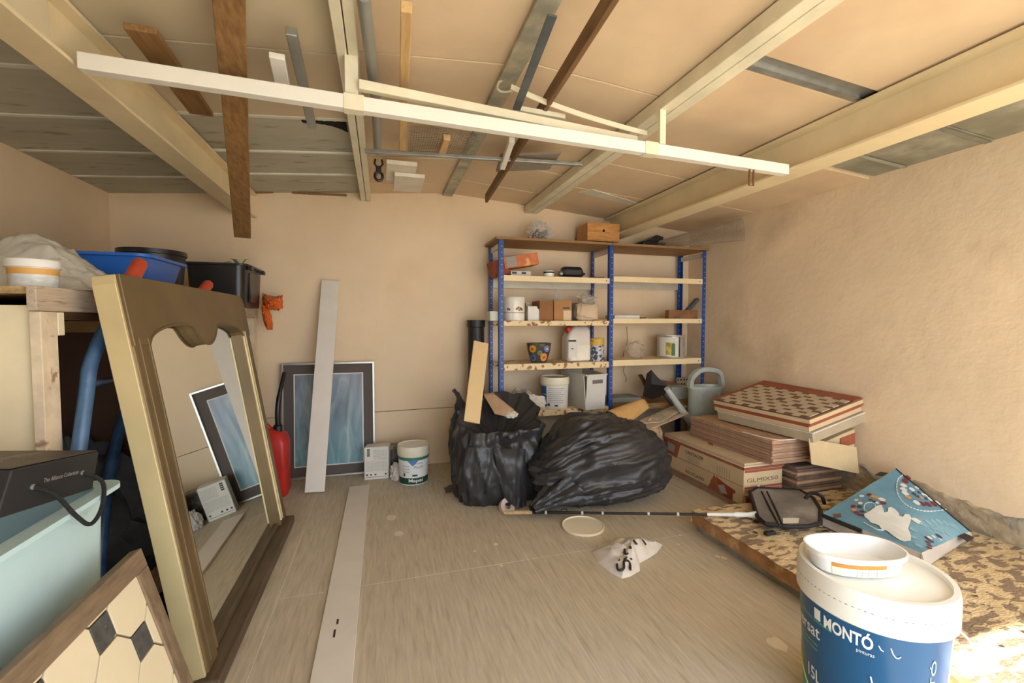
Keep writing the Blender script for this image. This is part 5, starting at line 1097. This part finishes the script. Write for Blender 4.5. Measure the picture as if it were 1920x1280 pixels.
spot(300, 640, .05, .045, mat('print_brown', (112, 84, 68), .6), pw=1.0, n_=4); spot(550, 855, .05, .03, mat('print_brown', (0, 0, 0)), n_=6)
def arc(pts, name, m_, r_=.0022, brk=False):
    P = smooth_path([bagq(*uv_of(*face_px(*p)), .002) for p in pts], 8)
    if not brk: B().tube(P, r_, 5).build(name, m_, t); return
    for i in range(0, len(P) - 2, 3): B().tube(P[i:i + 3], r_, 5).build(name, m_, t)
arc([(1035, 185), (985, 230), (968, 320), (985, 410), (1040, 490), (1130, 550), (1230, 582), (1330, 592), (1440, 585), (1530, 570)], 'print_arc', PW, .0026, True)
arc([(600, 550), (615, 510), (665, 492), (715, 508), (730, 550), (705, 590), (650, 600), (610, 580), (600, 550)], 'print_arc', PW, .002, True)
arc([(600, 720), (690, 770), (760, 800), (820, 805)], 'print_arc', PW, .003)
spl = [(600, 630), (680, 585), (745, 535), (800, 525), (820, 575), (830, 610), (870, 600), (875, 555), (910, 548), (960, 580), (995, 620), (1000, 650), (1040, 660), (1065, 625), (1110, 632), (1135, 670), (1120, 730), (1098, 790), (1130, 870), (1128, 930), (1050, 938), (1000, 918), (940, 880), (860, 815), (800, 800), (770, 755), (710, 735), (670, 720), (650, 690), (615, 665)]
sp_uv = [uv_of(*face_px(*p)) for p in spl]; cu_ = sum(p[0] for p in sp_uv) / len(sp_uv); cv_ = sum(p[1] for p in sp_uv) / len(sp_uv)
b = B(); N = len(sp_uv)
import mathutils.geometry as mg
tri = mg.tessellate_polygon([[V((u, v, 0)) for u, v in sp_uv]])
# refine so that the print follows the bulge
b.add([bagq(u, v, .004) for u, v in sp_uv], [tuple(x) for x in tri]); b.build('white_splash', PW, t)

# ================================================================== TILE BOXES
card_b = mat('tan_carton', (212, 188, 148), .7, var=.05); lid_b = mat('pale_tile_top', (206, 184, 150), .6, var=.05)
strip_r = mat('red_print', (160, 88, 64), .65, var=.12); tile_edge = mat('tile_edge', (168, 134, 112), .7, var=.12, scale=12); edge_w = mat('pale_tile_edge', (216, 196, 168), .6); ceramic = mat('clay_tile', (182, 148, 120), .65, var=.12, scale=10, stretch=(1, 6, 1))
X0, X1, Y0, Y1 = 2.19, 2.50, 2.235, 3.06
t = thing('tile_carton', ((X0 + X1) / 2, 2.65, 0), 'long tan carton of tiles with red and black print lying in front of the shelving', 'carton')
cb = B().box((X0, Y0, .05), (X1, Y1, .262)).build('body', card_b, t, bevel=.003)
for k in range(3): B().box((X0 + .003 * k, Y0 + .004, k * .0165), (X1, Y1, k * .0165 + .0145)).build('bottom_tile', tile_edge, t, bevel=.001)
for k in range(3): B().box((X0 - .004 + .004 * k, Y0 - .006 + .004 * k, .264 + k * .0145), (X1 + .01, Y1, .277 + k * .0145)).build('top_tile', lid_b if k == 2 else strip_r if k == 0 else edge_w, t, bevel=.001)
lf = lambda u, v, d=.001: V((X0 - d, Y1 - (Y1 - Y0) * u, .05 + .212 * v))     # long left face, seen from the left
ff = lambda u, v, d=.001: V((X0 + (X1 - X0) * u, Y0 - d, .05 + .212 * v))
def decal(f_, poly_, m_, nm, d=.001): b = B(); b.add([f_(*p, d) for p in poly_], [tuple(range(len(poly_)))]); b.build(nm, m_, cb)
decal(lf, [(.0, .55), (.20, .45), (.25, 1), (0, 1)], strip_r, 'red_panel'); decal(lf, [(.06, .62), (.16, .62), (.17, .9), (.06, .95)], mat('grey_print', (0, 0, 0)), 'grey_panel', .0016)
blk = mat('dark_ink', (0, 0, 0))
text_on('CRISTACER', lambda u, v: lf(.32 + .24 * u, .78 + .11 * v, .0018), blk, cb, bold=.01)
for k in range(3): text_on('IIIIIIIIIII', lambda u, v, k=k: lf(.36 + .15 * u, .68 - .06 * k + .03 * v, .0018), mat('grey_ink', (0, 0, 0)), cb, name='print_line')
text_on('RECICLADO', lambda u, v: lf(.33 + .24 * u, .10 + .1 * v, .0018), blk, cb, bold=.01); text_on('IIIIII', lambda u, v: lf(.36 + .1 * u, .28 + .04 * v, .0018), mat('grey_ink', (0, 0, 0)), cb, name='print_line')
text_on('IIIIII', lambda u, v: lf(.72 + .14 * u, .55 + .28 * v, .0018), mat('faint_ink', (184, 166, 134), .7), cb, name='print_line')
b = B(); b.box((X0 - .0035, Y0, .155), (X0 - .0005, Y1 - .18, .158)); b.build('flap_edge', tile_edge, t)
decal(lf, [(.62, -.02), (.66, .30), (.69, .48), (.71, .40), (.73, .15), (.83, -.02)], strip_r, 'torn_red', .002); decal(lf, [(.71, .45), (.80, .36), (.92, .28), (.93, -.05), (.80, -.05), (.73, .15)], mat('red_brown_card', (0, 0, 0)), 'torn_hole', .0022); decal(lf, [(.73, .2), (.80, .3), (.84, .05), (.77, .0)], mat('grey_print', (0, 0, 0)), 'torn_grey', .003)
b = B(); b.hexa([lf(.90, -.05, .002), lf(.998, -.05, .002), lf(.998, .26, .002), lf(.90, .17, .002), lf(.90, -.05, .005), lf(.998, -.05, .005), lf(.998, .26, .005), lf(.90, .17, .005)]); b.build('lower_flap', card_b, t)
for a, e_, m_ in ((.43, .49, strip_r), (.31, .42, mat('red_print_pale', (200, 128, 96), .65)), (.92, .99, strip_r), (.20, .22, blk)): decal(ff, [(.02, a), (.99, a), (.99, e_), (.02, e_)], m_, 'print_band', .0014)
text_on('GLMIX50', lambda u, v: ff(.08 + .8 * u, .62 + .12 * v, .0016), mat('brown_ink', (120, 100, 74), .7), cb); decal(ff, [(.06, .0), (.22, .0), (.22, .18), (.06, .18)], strip_r, 'print_mark', .0016)
b = B(); b.surf(lambda u, v: V((X0 + .10 + .07 * u, 2.62 + .05 * v + .10 * u, .3065 + .002 * math.sin(6 * u))), 6, 3); b.build('red_sticker', strip_r, t)
B().box((X0 + .105, Y0 - .008, .09), (X0 + .12, Y0 - .002, .16)).build('white_strap', tubw, t)
# loose stacks: every tile a thing of its own
def tile_thing(x0, x1, y0, y1, z, th, m, label, group, jit=.006):
    a = [random.uniform(-jit, jit) for _ in range(4)]
    return tag(B().box((x0 + a[0], y0 + a[1], z), (x1 + a[2], y1 + a[3], z + th - .0012)).build('floor_tile', m, bevel=.001), label, 'tile', group)
dk_tile = mat('dark_tile_edge', (122, 100, 84), .75, var=.2, scale=14)
z = 0.0
for k in range(15):
    tile_thing(2.525, 2.90, 2.15 + .0, 2.95, z, .0185, dk_tile if k % 3 else ceramic, 'dark brown floor tile in the low stack between tan carton and wall', 'tiles in the low stack by the wall', .008); z += .0187
z = .3075
for k in range(8):
    tile_thing(2.335 + .004 * (k % 2), 2.655, 2.165, 2.93, z, .0178, ceramic if k % 2 else tile_edge, 'reddish brown floor tile in the stack on top of the tan carton', 'tiles stacked on the tan carton', .004); z += .018
MZ = z
o = tile_thing(2.335, 2.655, 2.165, 2.93, z, .008, mat('streaked_tile', (206, 168, 130), .45, var=.25, scale=7, stretch=(16, 1, 1), c2=(150, 108, 80), c2scale=9, c2thr=.58), 'brown streaked wood-look tile on top of the stack on the tan carton', None, .001); o['label'] = 'brown streaked wood-look tile topmost on the stack above the tan carton'
del_ = o
if 'group' in o: del o['group']
B().tube(smooth_path([V((2.333, 2.40, z + .0085)), V((2.36, 2.22, z + .0085)), V((2.42, 2.163, z + .0085)), V((2.655, 2.162, z + .0085))]), .0035, 6).build('white_edge', mat('white_card', (0, 0, 0)), o)

# tilted cartons and sheets of mosaic on top
E0, E1, E2, E3 = V((2.47, 2.03, .61)), V((2.925, 2.045, .712)), V((2.925, 2.80, .725)), V((2.385, 2.74, .615))   # lower face of the mosaic
up_ = (E1 - E0).cross(E3 - E0).normalized()
def slab4(d0, d1, name, m, parent=None, inset=0, dx=(0, 0, 0)):
    cc_ = (E0 + E1 + E2 + E3) / 4; q = [p.lerp(cc_, inset) + V(dx) for p in (E0, E1, E2, E3)]
    return B().hexa([p + up_ * d0 for p in q] + [p + up_ * d1 for p in q]).build(name, m, parent, bevel=.002)
t = thing('mosaic_carton', (2.68, 2.4, .49), 'upper orange and tan carton of mosaic sheets tilted against the right wall', 'carton')
slab4(-.036, 0, 'body', card_b, t); slab4(-.0365, -.024, 'red_band', strip_r, t, -.004)
t2 = thing('mosaic_carton', (2.68, 2.4, .44), 'lower tan carton with a red corner under the tilted mosaic carton', 'carton')
slab4(-.082, -.038, 'body', card_b, t2, .01, (.008, .015, 0)); slab4(-.052, -.0385, 'red_band', strip_r, t2, .004, (.008, .015, 0))
t3 = thing('tile_slab', (2.68, 2.4, .40), 'thick greyish tan slab under the two mosaic cartons', 'slab')
slab4(-.15, -.084, 'body', mat('grey_tan_card', (186, 170, 142), .75), t3, .015, (.012, .0, 0)); slab4(-.090, -.0845, 'white_sheet', mat('white_card', (0, 0, 0)), t3, .008, (.012, -.004, 0))
t = thing('mosaic_sheet', (2.68, 2.4, .6), 'sheet of cream and brown checkered mosaic with a red border on the tilted cartons', 'mosaic')
slab4(.0006, .008, 'backing', mat('brown_backing', (120, 84, 66), .7), t)
tq = lambda u, v, d: E0.lerp(E3, v).lerp(E1.lerp(E2, v), u) + up_ * d
mc = mat('mosaic_cream', (206, 188, 160), .45, var=.06); mb = mat('mosaic_brown', (124, 96, 74), .5, var=.15)
nu_, nv_ = 15, 13
for i in range(nu_):
    for j in range(nv_):
        u0, u1 = .005 + .80 * i / nu_, .005 + .80 * (i + 1) / nu_; v0, v1 = .02 + .93 * j / nv_, .02 + .93 * (j + 1) / nv_; g_ = .003
        m_ = mb if (i % 2 == 0 and j % 2 == (i // 2) % 2) or random.random() < .08 else mc
        b = B(); q = [(u0 + g_, v0 + g_), (u1 - g_, v0 + g_), (u1 - g_, v1 - g_), (u0 + g_, v1 - g_)]; h_ = random.uniform(.0135, .0145)
        b.hexa([tq(u, v, .0082) for u, v in q] + [tq(u, v, h_) for u, v in q]); b.build('mosaic_tile', m_, t)
B().hexa([tq(u, v, .0084) for u, v in ((.82, 0), (1, 0), (1, 1), (.82, 1))] + [tq(u, v, .013) for u, v in ((.82, 0), (1, 0), (1, 1), (.82, 1))]).build('red_border', strip_r, t, bevel=.001)
B().hexa([tq(u, v, .0084) for u, v in ((.0, .955), (.815, .955), (.815, 1), (.0, 1))] + [tq(u, v, .013) for u, v in ((.0, .955), (.815, .955), (.815, 1), (.0, 1))]).build('red_border', strip_r, t, bevel=.001)
t = thing('spare_carton', (2.8, 2.5, .286), 'tan carton with a red corner on the low tile stack against the wall', 'carton')
B().hexa([(2.672, 2.10, .286), (2.92, 2.085, .286), (2.92, 2.9, .286), (2.672, 2.9, .286), (2.672, 2.10, .44), (2.92, 2.085, .515), (2.92, 2.9, .515), (2.672, 2.9, .44)]).build('body', card_b, t, bevel=.003)
B().hexa([(2.80, 2.084, .40), (2.921, 2.0815, .42), (2.921, 2.084, .42), (2.80, 2.088, .40), (2.80, 2.084, .46), (2.921, 2.0815, .49), (2.921, 2.084, .49), (2.80, 2.088, .46)]).build('red_corner', strip_r, t)
# flap of cardboard hanging out at the front right
b = B(); q = [onY(1517, 822, 2.06), onY(1606, 838, 2.02), onY(1611, 888, 2.00), onY(1522, 870, 2.05)]
for p in q: p.x = min(p.x, 2.925)
b.prism([V(p) for p in q][::-1], (0, .006, 0)); tag(b.build('card_flap', mat('tan_flap', (206, 184, 142), .75, var=.06), bevel=.001), 'loose sheet of tan cardboard hanging in front of the low tile stack', 'cardboard')
cuboid('plaster_slab', 1560, 1640, 2.06, 2.1, PT, PT + .04, mud_mat(), 'narrow crumbled slab on the platform behind the blue bag', 'slab') if False else None

# ================================================================== IN FRONT OF THE RIGHT BAY
gz = mat('green_grey_zinc', (200, 208, 200), .5, metal=.25, var=.08, scale=5)
c = V((2.36, 3.22, 0)); wc = onY(1345, 790, 3.2); c = V((2.62, 3.20, .30))
t = thing('watering_can', (2.62, 3.2, .30), 'old grey-green metal watering can with a tall arched handle behind the tile boxes', 'watering can')
Wz0, Wz1 = onY(1340, 800, 3.2).z - .07, onY(1300, 724, 3.2).z
wx0, wx1 = onY(1293, 760, 3.2).x, 2.86; cx_ = (wx0 + wx1) / 2; rx = (wx1 - wx0) / 2
t.location = (cx_, 3.2, 0)
B().lathe((cx_, 3.2, 0.0), [(rx * .98, 0.0), (rx, .01), (rx, Wz1 - .03), (rx * 1.03, Wz1 - .025), (rx * 1.03, Wz1), (rx * .97, Wz1), (rx * .95, Wz1 - .02), (rx * .9, .2), (0, .2)], 40, sx=1.0, sy=.62).build('body', gz, t, smooth=True)
hp = [V((cx_ - rx * .98, 3.2, Wz1 - .01)), V((cx_ - rx * .9, 3.2, Wz1 + .07)), V((cx_ - rx * .4, 3.2, Wz1 + .135)), V((cx_ + rx * .3, 3.2, Wz1 + .14)), V((cx_ + rx * .9, 3.2, Wz1 + .10)), V((cx_ + rx * 1.08, 3.2, Wz1 - .02))]
P = smooth_path(hp); b = B()
for i in range(len(P) - 1): b.bar(P[i], P[i + 1] + (P[i + 1] - P[i]) * .06, .034, .018, up=(0, -1, 0)) if False else b.bar(P[i], P[i + 1] + (P[i + 1] - P[i]) * .12, .045, .036)
b.build('handle', gz, t)
for u in (-.6, -.15, .4): B().box((cx_ + rx * u - .004, 3.2 - .62 * rx * math.sqrt(1 - u * u) - .004, .2), (cx_ + rx * u + .004, 3.2 - .62 * rx * math.sqrt(1 - u * u) + .004, Wz1 - .05)).build('seam_rib', gz, t)
sa, sb = V((cx_ - rx * .85, 3.17, .30)), onY(1250, 728, 3.10)
B().tube([sa, sa.lerp(sb, .5), sb], [.034, .026, .022], 16).build('spout', gz, t, smooth=True)
# planter box behind the can, shovel blade, trays, planks
x0, x1 = onY(1268, 740, 3.5).x, onY(1294, 740, 3.5).x
Z4r = LV[1][3] + .0005
cuboid('zinc_trough', 1262, 1296, 3.46, 3.62, Z4r, Z4r + .115, gz, 'pale grey metal trough on the bottom shelf behind the watering can spout', 'trough', .004)
t = thing('shovel_head', onY(1225, 740, 3.4), 'black coal shovel head standing among the scraps on the bottom shelf', 'shovel')
b = B(); S = [onY(1205, 742, 3.33), onY(1213, 700, 3.45), onY(1221, 693, 3.47), onY(1232, 706, 3.44), onY(1252, 724, 3.40), onY(1246, 740, 3.32), onY(1224, 748, 3.28)]; cS = sum(S, V((0, 0, 0))) / len(S) + V((.0, .05, 0))
b.add(S + [cS], [(i, (i + 1) % len(S), len(S)) for i in range(len(S))]); b.build('blade', mat('black_iron', (46, 44, 44), .45, metal=.3), t, solid=.004)
B().tube([onY(1240, 735, 3.36), onY(1262, 760, 3.30)], .012, 8).build('socket', mat('black_iron', (0, 0, 0)), t, smooth=True)
cuboid('drip_tray', 1150, 1205, 3.44, 3.64, Z4r, Z4r + .045, mat('grey_tray', (138, 142, 136), .5), 'shallow grey tray on the bottom shelf of the right bay', 'tray', .006)
b = B(); b.bar(onY(1200, 702, 3.60), onY(1222, 742, 3.48), .05, .012); tag(b.build('bark_scrap', wood_dark, bevel=.002), 'dark splintered board leaning behind the black shovel', 'scrap')
b = B(); b.bar(onY(1222, 716, 3.60), onY(1292, 730, 3.62), .04, .075); tag(b.build('brown_plank', mat('rough_brown_block', (0, 0, 0)), bevel=.002), 'rough brown plank behind the watering can spout', 'plank')
t = thing('perforated_sheet', onY(1285, 718, 3.66), 'pale perforated sheet with rows of dark holes behind the watering can', 'sheet')
a_, b2 = onY(1268, 732, 3.66), onY(1312, 706, 3.66)
B().box((a_.x, 3.655, Z4r), (b2.x, 3.665, b2.z)).build('sheet', mat('pale_fibre', (196, 176, 148), .8), t, bevel=.001)
hb = B()
for i in range(8):
    for j in range(3): hb.lathe((a_.x + .015 + (b2.x - a_.x - .03) * i / 7 + .006 * (j % 2), 3.6545, b2.z - .022 - .04 * j), [(0, -.0005), (.0085, -.0005), (.0085, .0005), (0, .0005)], 8, ax=(0, 1, 0))
hb.build('holes', mat('dark_void', (0, 0, 0)), t, kind='stuff')
# curved wooden panel, papers, wood fragments heap behind the closed bag
HZ = .44
b = B(); blob(b, (1.95, 3.06, .16), .20, .13, .26, 51, .22, 2.2, zmin=0, ridge=.3, pw=.7); tag(b.build('sack_heap', mat('tan_cloth', (190, 158, 122), .85, var=.15, scale=7, bump=.5, bscale=10), smooth=True), 'heap of crumpled tan cloth under the wooden panel beside the shelving', 'cloth')
P0, P1, P2, P3 = onY(1140, 770, 3.02), onY(1200, 748, 3.24), onY(1216, 764, 3.20), onY(1168, 800, 2.90)
def cpan(u, v):
    p = P0.lerp(P1, u).lerp(P3.lerp(P2, u), v); return p + V((0, -.01, .028 * math.sin(math.pi * v)))
b = B(); b.surf(cpan, 14, 14); tag(b.build('curved_panel', mat('light_oak', (220, 176, 112), .5, var=.08, scale=4, stretch=(8, 2, 8)), smooth=True, solid=.012), 'curved light wood panel lying on the heap of scraps beside the shelving', 'panel')
random.seed(5)
def sheet(px, Yv, z0, name, m, label, cat, th=.006):
    q = [onZ(x, y, z0 + dz) for (x, y, dz) in px]; b = B(); b.prism(q, (0, 0, th)); return tag(b.build(name, m, bevel=.001), label, cat)
pale_pl = mat('pale_planks', (206, 184, 152), .7, var=.12, scale=6, stretch=(6, 2, 6))
sheet([(1185, 796, 0), (1268, 758, .03), (1290, 762, .03), (1240, 792, 0)], 0, .43, 'paper_sheet', mat('newsprint', (196, 182, 160), .8, var=.2, scale=20), 'faded printed paper lying on the heap beside the watering can', 'paper')
sheet([(1204, 800, 0), (1284, 768, .02), (1292, 776, .02), (1222, 804, 0)], 0, .415, 'timber_offcut', pale_pl, 'pale splintered slat on the heap, nearest the watering can', 'offcut')
sheet([(1180, 800, 0), (1222, 780, .01), (1236, 790, .01), (1196, 806, 0)], 0, .405, 'timber_offcut', pale_pl, 'pale splintered slat on the heap, nearest the closed rubbish bag', 'offcut')
sheet([(1206, 752, .0), (1242, 748, .0), (1236, 760, 0), (1200, 766, 0)], 0, .47, 'timber_offcut', mat('tan_board', (190, 166, 128), .75, var=.1), 'tan board end poking out behind the curved wooden panel', 'offcut')

# ================================================================== FRONT BUCKET
c = V((1.40, .935, 0)); r_ = .186; H_ = .472
t, sf, _ = bucket('paint_bucket', c, r_, H_, 'big white paint bucket with a blue printed label in the right foreground', mat('bucket_white', (238, 238, 230), .35, var=.02), mat('bucket_lid_white', (240, 238, 228), .4, var=.02), lidh=.21, taper=.86)
fa = math.atan2(-c.y, -c.x); LZ = H_ * .79 - .004
navy = mat('montó_blue', (24, 84, 128), .28, var=.03, scale=2)
lab = wrapq(sf, fa - 2.1, fa + 1.22, .02, LZ, navy, t, 'label', .0012, 48)
wm = mat('print_white_gloss', (240, 242, 240), .35)
def at_(a, z, d=.0026): return sf(fa + a, z, d)
def rect(a0, a1, z0, z1, m_, nm='print_block'): b = B(); b.surf(lambda u, v: at_(a0 + (a1 - a0) * u, z0 + (z1 - z0) * v), 6, 1); b.build(nm, m_, lab)
rect(-.80, -.68, LZ - .045, LZ - .012, wm, 'logo_square')
text_on('MONTÓ', lambda u, v: at_(-.62 + .66 * u, LZ - .052 + .046 * v), wm, lab, bold=.03)
text_on('pinturas', lambda u, v: at_(-.16 + .22 * u, LZ - .072 + .013 * v), wm, lab)
text_on('Oversat', lambda u, v: at_(-1.55 + .85 * u, LZ - .105 + .04 * v), wm, lab, bold=.01)
text_on('pintura plástica satinada', lambda u, v: at_(-1.45 + .95 * u, LZ - .058 + .014 * v), mat('print_green', (120, 190, 130), .4), lab)
for k in range(2): text_on('lavable interior exterior' if k else 'acabado satinado mate', lambda u, v, k=k: at_(-1.3 + .55 * u, LZ - .13 - .016 * k + .010 * v), mat('print_green', (0, 0, 0)), lab, name='small_print')
b = B(); b.surf(lambda u, v: at_(-1.9 + 1.75 * u, .02 + (LZ - .15 - .02) * (1 - u) ** 1.6 * v, .0018), 30, 6); b.build('teal_field', mat('print_teal', (20, 150, 176), .3), lab, smooth=True)
B().tube([at_(-1.9 + 1.75 * u, .02 + (LZ - .15 - .02) * (1 - u) ** 1.6, .002) for u in [i / 30 for i in range(31)]], .0028, 6).build('lime_line', mat('print_lime', (190, 206, 84), .35), lab)
text_on('15L', lambda u, v: at_(-1.0 + .3 * u, LZ - .245 + .04 * v), wm, lab, bold=.02)
for k in range(4): text_on('Producto de alta calidad', lambda u, v, k=k: at_(-.42 + .34 * u, LZ - .222 - .018 * k + .011 * v), wm, lab, name='small_print')
text_on('MONTÓ', lambda u, v: at_(.86 - .10 * v, LZ - .26 + .21 * u), wm, lab, name='side_lettering')
B().tube(smooth_path([at_(.02, LZ - .125, .003), at_(.05, LZ - .145, .003), at_(.10, LZ - .16, .003), at_(.17, LZ - .155, .003)]), .002, 6).build('paint_mark', wm, lab)
for a0, z0, a1, z1 in ((.10, -.03, .16, -.042), (.24, -.028, .3, -.05), (.3, -.05, .36, -.045)): B().tube([at_(a0, LZ + z0, .0025), at_((a0 + a1) / 2, LZ + (z0 + z1) / 2 - .004, .0025), at_(a1, LZ + z1, .0025)], .0014, 5).build('paint_chip', wm, lab)
for k in range(40):   # perforated tear line round the lid
    a = fa - 1.5 + 3.0 * k / 40; zz = H_ * .90
    B().bar(c + V((r_ * 1.0205 * math.cos(a), r_ * 1.0205 * math.sin(a), zz)), c + V((r_ * 1.0205 * math.cos(a + .03), r_ * 1.0205 * math.sin(a + .03), zz)), .0008, .002).build('tear_dash', mat('shadow_grey', (0, 0, 0)), t)
B().lathe(c, [(r_ * 1.018, H_ * .895), (r_ * 1.024, H_ * .9), (r_ * 1.018, H_ * .905)], 56).build('lid_ridge', mat('bucket_lid_white', (0, 0, 0)), t, smooth=True)
wire_m = mat('zinc_wire', (190, 192, 190), .35, metal=.6)
ha = fa + 1.33; hp = c + V((r_ * .99 * math.cos(ha), r_ * .99 * math.sin(ha), LZ + .012)); od = V((math.cos(ha), math.sin(ha), 0))
B().tube([hp + od * .004, hp + od * .02 + V((0, 0, -.012)), hp + od * .042 + V((0, 0, -.045)), hp + od * .036 + V((0, 0, -.055)), hp + od * .006 + V((0, 0, -.056))], .0032, 8).build('bail_hook', wire_m, t, smooth=True)
# oval tub tilted in the lid
oc = c + V((-.035, .03, H_ - .010)); t = thing('oval_tub', oc, 'white oval plastic tub with a small orange label on the lid of the big bucket', 'tub')
ax_l = V((.96, -.28, 0)).normalized(); ax_s = V((.28, .96, 0)).normalized(); upv = V((0, 0, 1))
def oring(a_, b_, z, n=48): return [oc + ax_l * (a_ * math.copysign(abs(math.cos(q)) ** .8, math.cos(q))) + ax_s * (b_ * math.copysign(abs(math.sin(q)) ** .8, math.sin(q))) + upv * z for q in [2 * math.pi * i / n for i in range(n)]]
wt = mat('white_tub', (244, 244, 240), .35, var=.01)
loft([oring(.112, .062, 0), oring(.119, .069, .004), oring(.127, .076, .045), oring(.135, .083, .047), oring(.137, .085, .062), oring(.132, .081, .062), oring(.124, .073, .045), oring(.114, .064, .006), oring(.02, .01, .005)]).build('shell', wt, t, smooth=True, ang=45)
fa2 = -math.pi / 2
def oface(q, z, d=.001):
    s = z / .045; a_, b_ = .119 + .008 * s, .069 + .007 * s; q0 = q; return oc + ax_l * ((a_ + d) * math.copysign(abs(math.cos(q0)) ** .8, math.cos(q0))) + ax_s * ((b_ + d) * math.copysign(abs(math.sin(q0)) ** .8, math.sin(q0))) + upv * z
qa, qb = R(218), R(282)
b = B(); b.surf(lambda u, v: oface(qa + (qb - qa) * u, .006 + .034 * v, .0012), 12, 2); b.build('label', mat('cream_sticker', (240, 234, 210), .6), t, smooth=True)
b = B(); b.surf(lambda u, v: oface(qa + (qb - qa) * u, .030 + .012 * v, .0018), 12, 1); b.build('orange_strip', mat('orange_strip', (206, 140, 62), .6), t, smooth=True)
for k in range(5): b = B(); b.surf(lambda u, v, k=k: oface(qa + (qb - qa) * (.55 + .1 * k + .006 * u), .007 + .022 * v, .0018), 1, 1); b.build('print_line', mat('grey_ink', (0, 0, 0)), t)
